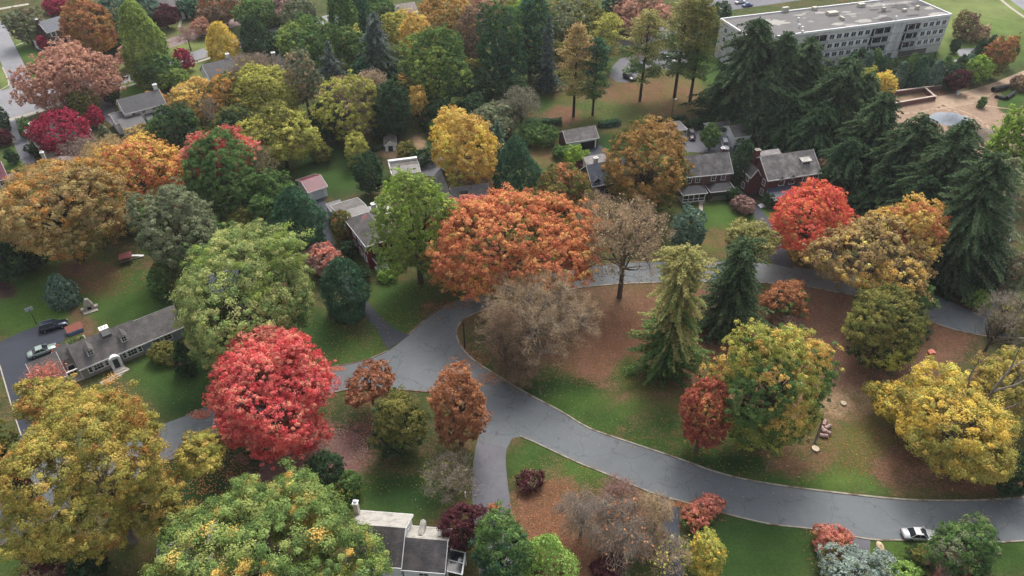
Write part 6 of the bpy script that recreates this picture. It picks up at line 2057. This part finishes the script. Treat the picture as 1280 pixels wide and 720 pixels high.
W = [
    ('B', 352, 8, 24, 16, 'pinkgr', 'purple grey tree at the top edge left of the green columns', {'clear': 1}),
    ('B', 376, 20, 22, 22, 'sage', 'grey green crown above the round bright green tree', {'clear': 1}),
    ('B', 382, 56, 34, 32, 'green', 'round bright green tree in the upper left of the wood', {'clear': 1, 'patch': 'lime', 'pp': .3}),
    ('K', 428, 24, 16, 40, 'green', 'tall green column tree, left of the pair at the top edge', {'power': .4, 'belly': .5}),
    ('K', 448, 20, 14, 32, 'teal', 'tall blue green column tree, right of the pair', {'power': .4, 'belly': .5}),
    ('C', 415, 90, 20, 36, 'greyc', 'blue green spruce between the round green and sparse yellow trees', {}),
    ('B', 378, 96, 18, 34, 'sage', 'slender grey olive tree with pale bare trunk', {'clear': 5, 'patch': 'tan', 'pp': .2}),
    ('C', 472, 66, 29, 46, 'conif', 'big blue green conifer left of the golden crowns', {'pal2': 'greyc', 'spread': .6}),
    ('B', 440, 58, 20, 24, 'green', 'small green crown tucked left of the big blue green conifer', {'clear': 1, 'patch': 'yelgr', 'pp': .3}),
    ('S', 436, 132, 38, 36, 'yelgr', 'sparse yellow tree with open forked trunk', {'clear': 2, 'sparse': .6, 'patch': 'tan', 'pp': .3, 'bark': BARKG}),
    ('T', 466, 112, 22, 26, 'greybr', 'grey thinning crown right of the sparse yellow tree', {'leaf': 'tan', 'leafn': .9, 'clear': 4}),
    ('B', 490, 138, 24, 34, 'dark', 'dark green bushy tree below the big green tree', {'clear': .6}),
    ('B', 470, 16, 22, 22, 'green', 'light green crown at the top edge right of the columns', {'clear': 1}),
    ('B', 500, 36, 22, 22, 'yelgr', 'yellow green crown above the big blue green conifer', {'clear': 2, 'patch': 'amber', 'pp': .3}),
    ('B', 520, 48, 22, 34, 'amber', 'golden orange tree left of the big green tree', {'clear': 2, 'patch': 'yellow', 'pp': .3}),
    ('B', 560, 24, 38, 30, 'goldbr', 'broad golden tan tree at the top edge of the wood', {'clear': 2, 'patch': 'amber', 'pp': .3}),
    ('B', 590, 46, 20, 36, 'brown', 'narrow grey brown tree right of the golden tan tree', {'clear': 2}),
    ('B', 616, 10, 26, 16, 'pinkbr', 'brown pink crown at the top edge', {'clear': 3}),
    ('B', 546, 84, 39, 46, 'green', 'big fresh green tree in the middle of the wood', {'clear': 1.5, 'patch': 'lime', 'pp': .25, 'pal2': 'teal', 'split': .5, 'rcm': .8}),
    ('B', 508, 112, 14, 16, 'olive', 'olive orange crown at the lower left of the big green tree', {'clear': 4, 'patch': 'goldor', 'pp': .3}),
    ('B', 523, 132, 11, 23, 'amber', 'slim orange tree in front of the big green tree', {'clear': .5}),
    ('B', 626, 62, 27, 52, 'green', 'tall deep green tree right of the grey brown one', {'clear': 1, 'pal2': 'teal', 'split': -.25}),
    ('B', 663, 46, 26, 50, 'teal', 'tall teal tree with yellow green top in the wood', {'clear': 1, 'patch': 'bright', 'pp': .15}),
    ('B', 658, 12, 22, 18, 'lime', 'lime green crown at the top edge above the teal tree', {'clear': 4}),
    ('C', 685, 70, 15, 44, 'greyc', 'slender grey blue spruce at the lawn edge', {'spread': .8}),
    ('B', 600, 112, 18, 22, 'dark', 'dark shaded tree right of the big green tree', {'clear': .5}),
    ('B', 716, 30, 42, 28, 'olive', 'broad olive green tree at the top right of the wood', {'clear': 2, 'patch': 'sage', 'pp': .4}),
    ('B', 768, 16, 16, 22, 'teal', 'dark teal crown between olive and pinkish trees at the top', {'clear': 1}),
    ('B', 800, 20, 34, 24, 'pinkbr', 'pinkish brown tree behind the tall pines at the top', {'clear': 2, 'patch': 'brown', 'pp': .3}),
    ('P', 720, 90, 22, 56, 'yelpine', 'tall yellowish pine, leftmost of the lawn pines', {'pal2': 'tanyel', 'clear': .14}),
    ('P', 744, 98, 20, 46, 'green', 'dark green pine overlapping the yellowish one', {'pal2': 'teal', 'clear': .12}),
    ('P', 760, 52, 22, 32, 'yelpine', 'yellow green pine crown behind the dark green pine', {'pal2': 'yelgr', 'clear': .1}),
    ('P', 806, 72, 28, 54, 'green', 'tall green pine beside the black SUV', {'pal2': 'yelpine', 'clear': .2}),
    ('P', 852, 60, 32, 62, 'green', 'tall pine with bare twin trunks, left of the last pair', {'pal2': 'yelpine', 'clear': .2}),
    ('P', 872, 66, 26, 62, 'green', 'tall pine nearest the apartment block end', {'pal2': 'olive', 'clear': .1}),
    ('B', 896, 30, 18, 26, 'dark', 'dark green crown touching the apartment block corner', {'clear': 1}),
    ('B', 868, 20, 20, 18, 'olive', 'olive crown at the top edge left of the silver car', {'clear': 2}),
    ('B', 618, 152, 30, 22, 'sage', 'sage green soft tree left of the long hedge', {'clear': .5, 'patch': 'tan', 'pp': .2}),
    ('T', 652, 136, 26, 28, 'greybr', 'grey brown twiggy tree at the left end of the lawn', {'leaf': 'sage', 'leafn': .3, 'clear': .6}),
    ('C', 622, 174, 12, 22, 'blueg', 'blue green young conifer below the sage green tree', {}),
    ('H', 672, 168, 22, 12, 'green', 'mixed green shrubs left of the open brick garage', {}),
    ('H', 700, 190, 10, 8, 'green', 'small green shrub left of the bright yellow green tree', {}),
]
for k_, x, y, rx, ry, pal_n, lab, kw in W:
    T(k_, x, y, rx, ry, pal_n, lab, **kw)

for x, y, rx, ry, pal_n, lab in [
    (412, 150, 22, 24, 'dark', 'dark understorey tree left of the sparse yellow tree'),
    (548, 142, 24, 18, 'dark', 'dark understorey bush below the big fresh green tree'),
    (588, 138, 20, 18, 'dark', 'dark bush left of the sage green soft tree'),
    (640, 118, 20, 22, 'dark', 'dark understorey tree at the left end of the pine lawn'),
    (256, 202, 22, 22, 'dark', 'dark bush between the clear orange and coral capped trees'),
    (150, 272, 20, 20, 'dark', 'dark green bush between the broad orange and grey green trees'),
    (330, 268, 18, 26, 'green', 'green tree left of the dark glossy holly'),
    (350, 62, 16, 20, 'dark', 'dark tree above the cream pink roofed house'),
    (455, 92, 18, 20, 'teal', 'teal understorey crown between the two blue green conifers'),
    (590, 92, 14, 20, 'olive', 'olive crown squeezed right of the big fresh green tree'),
    (300, 282, 16, 22, 'olive', 'small olive tree above the spreading pale green maple'),
    (196, 128, 12, 14, 'goldor', 'little golden orange tree by the white chimneyed house'),
    (160, 70, 12, 14, 'pinkbr', 'small pinkish tree between poplar and russet tree'),
    (400, 190, 14, 12, 'olive', 'low olive bush at the top of the deep green lawn'),
    (545, 158, 10, 10, 'green', 'small green shrub left of the glowing orange tree'),
    (610, 250, 20, 14, 'maroon', 'dusky maroon shrub under the glowing orange tree'),
    (740, 172, 10, 7, 'green', 'low green shrub right of the brick two bay garage'),
    (1262, 400, 24, 22, 'olive', 'olive green tree at the right edge beneath the grey leafless tree'),
    (700, 72, 14, 20, 'olive', 'small olive crown between grey blue spruce and yellowish pine'),
]:
    T('B', x, y, rx, ry, pal_n, lab, clear=.4)

# dark hemlocks and spruces on the right
HM = [
    (936, 92, 40, 64, 'tallest dark hemlock left of the apartment front', 'conif'),
    (906, 118, 22, 36, 'shorter dark hemlock at the far left of the evergreen wall', 'dark'),
    (972, 104, 26, 58, 'dark hemlock second from the left of the evergreen wall', 'conif'),
    (1003, 100, 34, 50, 'dark spruce with its tip over the apartment balconies', 'conif'),
    (984, 152, 26, 34, 'dark low hemlock behind the maroon garage', 'dark'),
    (1050, 128, 38, 54, 'broad dark spruce below the left row of evergreens', 'conif'),
    (1020, 166, 34, 36, 'dark hemlock right behind the red brick house chimney', 'dark'),
    (1092, 168, 36, 52, 'dark spruce left of the dirt ground', 'conif'),
    (1060, 206, 34, 36, 'dark hemlock above the brilliant orange red maple', 'dark'),
    (1138, 200, 40, 56, 'dark hemlock below the red foundation walls', 'conif'),
    (1108, 232, 32, 34, 'dark hemlock above the wide tan tree', 'dark'),
    (1178, 222, 38, 68, 'large dark hemlock in front of the soil mound', 'conif'),
    (1212, 272, 44, 82, 'largest dark hemlock leaning over the side street', 'conif'),
    (1180, 304, 32, 50, 'lower dark hemlock right of the wide tan and orange tree', 'dark'),
    (1240, 252, 28, 54, 'grey green hemlock nearest the side street', 'sage'),
    (1030, 138, 26, 40, 'dark hemlock squeezed between two taller ones above the red brick house', 'conif'),
    (955, 130, 26, 42, 'dark hemlock behind the three small garages', 'conif'),
    (1075, 138, 26, 44, 'dark spruce left of the bright yellow small tree', 'conif'),
    (1150, 262, 30, 44, 'dark hemlock close behind the wide tan and orange tree', 'dark'),
    (1195, 196, 28, 44, 'dark hemlock at the front of the grey brown soil mound', 'conif'),
    (1228, 330, 24, 38, 'small dark hemlock above the bright lime bush', 'dark'),
]
for x, y, rx, ry, lab, pn in HM:
    T('C', x, y, rx * 1.35, ry * 1.04, pn, lab, group='dark hemlocks beside the brick house', spread=.5, name='hemlock', dens=1.25, droopk=.24)

# evergreens planted in front of the apartment block
RW = [(1064, 76, 7, 18), (1074, 72, 7, 20), (1084, 76, 8, 20), (1093, 74, 7, 20), (1102, 80, 7, 17), (1115, 84, 9, 18), (1126, 88, 8, 18), (1138, 82, 8, 24), (1149, 86, 9, 24), (1160, 80, 8, 22), (1170, 88, 9, 20), (1181, 84, 9, 22), (1190, 92, 8, 18), (1200, 80, 8, 18), (1211, 76, 9, 16)]
ORD = ['first', 'second', 'third', 'fourth', 'fifth', 'sixth', 'seventh', 'eighth', 'ninth', 'tenth', 'eleventh', 'twelfth', 'thirteenth', 'fourteenth', 'last']
for i, (x, y, rx, ry) in enumerate(RW):
    T('K', x, y + 5, rx, ry * .78, ['teal', 'green', 'blueg', 'conif'][(i * 3) % 4], '%s evergreen from the left in the row before the apartment block' % ORD[i], group='evergreens in a row before the apartment block', power=.6, belly=.4)
T('B', 1104, 104, 15, 13, 'yellow', 'small bright yellow tree at the dirt ground edge', clear=.5)
T('B', 1084, 106, 15, 16, 'yelgr', 'yellow green small tree left of the bright yellow one', clear=.5)
T('B', 1197, 99, 12, 14, 'maroon', 'dark red round tree at the right end of the evergreen row', clear=.4)
T('B', 1223, 87, 14, 17, 'bright', 'round lime yellow tree right of the dark red one', pal2='green', split=.1, clear=.4)
T('K', 1224, 66, 7, 14, 'dark', 'dark narrow spruce behind the round lime yellow tree')
T('K', 1237, 62, 8, 16, 'conif', 'dark narrow spruce left of the bronze trees')
T('B', 1246, 72, 14, 24, 'olive', 'bronze green tree, left of the pair beside the meadow', patch='rust', pp=.4, clear=.5)
T('B', 1262, 64, 10, 18, 'goldbr', 'bronze green slimmer tree, right of the pair beside the meadow', patch='olive', pp=.4, clear=.5)
T('B', 1208, 32, 14, 17, 'brown', 'brown green bush at the right corner of the apartment block', patch='olive', pp=.4, clear=.3)
T('H', 1226, 42, 11, 9, 'tan', 'pale brown low shrub right of the apartment corner bush')
T('H', 1277, 104, 12, 9, 'brown', 'brown bush by the dirt track at the right edge')
T('H', 1228, 128, 5, 7, 'green', 'lone young sapling on the dirt ground')
T('H', 1194, 58, 5, 9, 'dark', 'dark shrub against the right end of the apartment block')

# ------------------------------------------------------------------ loose leaves
RG = np.random.default_rng(77)


def leaves(name, spots, n_per, pal, s=.22):
    cs, cl = [], []
    for (cx, cy, rx, ry) in spots:
        t = RG.random(n_per) * 6.283
        r = RG.random(n_per) ** .6
        pts = np.array([P(cx + rx * rr * math.cos(tt), cy + ry * rr * math.sin(tt))[:] for tt, rr in zip(t, r)])
        pts[:, 2] = .05 + RG.random(n_per) * .04
        cs.append(pts); cl.append(pick(pal, n_per) * RG.uniform(.6, 1.1, n_per)[:, None])
    cs, cl = np.concatenate(cs), np.concatenate(cl)
    n = len(cs)
    o = quads(name, cs, np.array([0, 0, 1.]) + RG.normal(size=(n, 3)) * .25, np.full(n, s), np.full(n, s * 1.2), cl, None)
    o['kind'] = 'stuff'
    return o


leaves('fallen_leaves', [(385, 578, 60, 34), (360, 600, 40, 26), (420, 560, 40, 24)], 4200, 'pinkgr', .16)
leaves('fallen_leaves', [(418, 461, 14, 3), (265, 552, 22, 4), (250, 518, 14, 6)], 350, 'salmon', .2)
leaves('fallen_leaves', [(590, 450, 24, 12), (612, 474, 20, 8), (560, 382, 30, 5), (850, 630, 20, 4)], 260, 'rust', .18)

# leaves shed under the crowns, thickest near the trunk
RG = np.random.default_rng(99)
cs, cl = [], []
for (x, y, a, s_, pa, pb) in DROPS:
    if pa in ('dark', 'teal', 'green', 'blueg', 'silver'): continue
    n_ = int(min(520, 16 * a * a))
    t = RG.random(n_) * 6.283
    r = RG.random(n_) ** .75 * a * 1.5
    cs.append(np.stack([x + np.cos(t) * r, y + np.sin(t) * r, .06 + RG.random(n_) * .05], 1))
    cl.append(np.where((RG.random(n_) < .5)[:, None], pick(pa, n_), pick(pb, n_)) * RG.uniform(.4, .9, n_)[:, None])
cs, cl = np.concatenate(cs), np.concatenate(cl)
n = len(cs)
sz = RG.uniform(.09, .18, n)
o = quads('fallen_leaves', cs, np.array([0, 0, 1.]) + RG.normal(size=(n, 3)) * .25, sz, sz * 1.2, cl, None)
o['kind'] = 'stuff'
leaves('fallen_leaves', [(1050, 430, 150, 70), (880, 440, 130, 60), (740, 430, 120, 55), (1110, 540, 90, 60), (690, 650, 60, 50)], 2600, 'rust', .14)
leaves('fallen_leaves', [(1050, 430, 150, 70), (900, 540, 200, 30), (1130, 580, 120, 30), (700, 600, 60, 30), (470, 560, 90, 60), (440, 420, 50, 35), (520, 390, 40, 30)], 600, 'goldbr', .13)
leaves('fallen_leaves', [(800, 130, 110, 40), (130, 330, 80, 40), (250, 600, 70, 50)], 1200, 'rust', .2)

# ------------------------------------------------------------------ thin autumn haze
hm, nt, b = new_mat('haze_air')
nt.nodes.remove(b)
vp = N(nt, 'ShaderNodeVolumePrincipled')
vp.inputs['Color'].default_value = (.93, .95, 1, 1)
vp.inputs['Density'].default_value = HAZE if 'HAZE' in globals() else .00014
vp.inputs['Anisotropy'].default_value = .3
nt.links.new(vp.outputs[0], nt.nodes['Material Output'].inputs['Volume'])
m = MB(); m.box(-3200, 3200, -700, 3200, -1.0, 110)
o = m.build('haze', hm)
o['kind'] = 'stuff'
print('TREES', STAT['n'], 'faces', sum(len(me.polygons) for me in bpy.data.meshes))
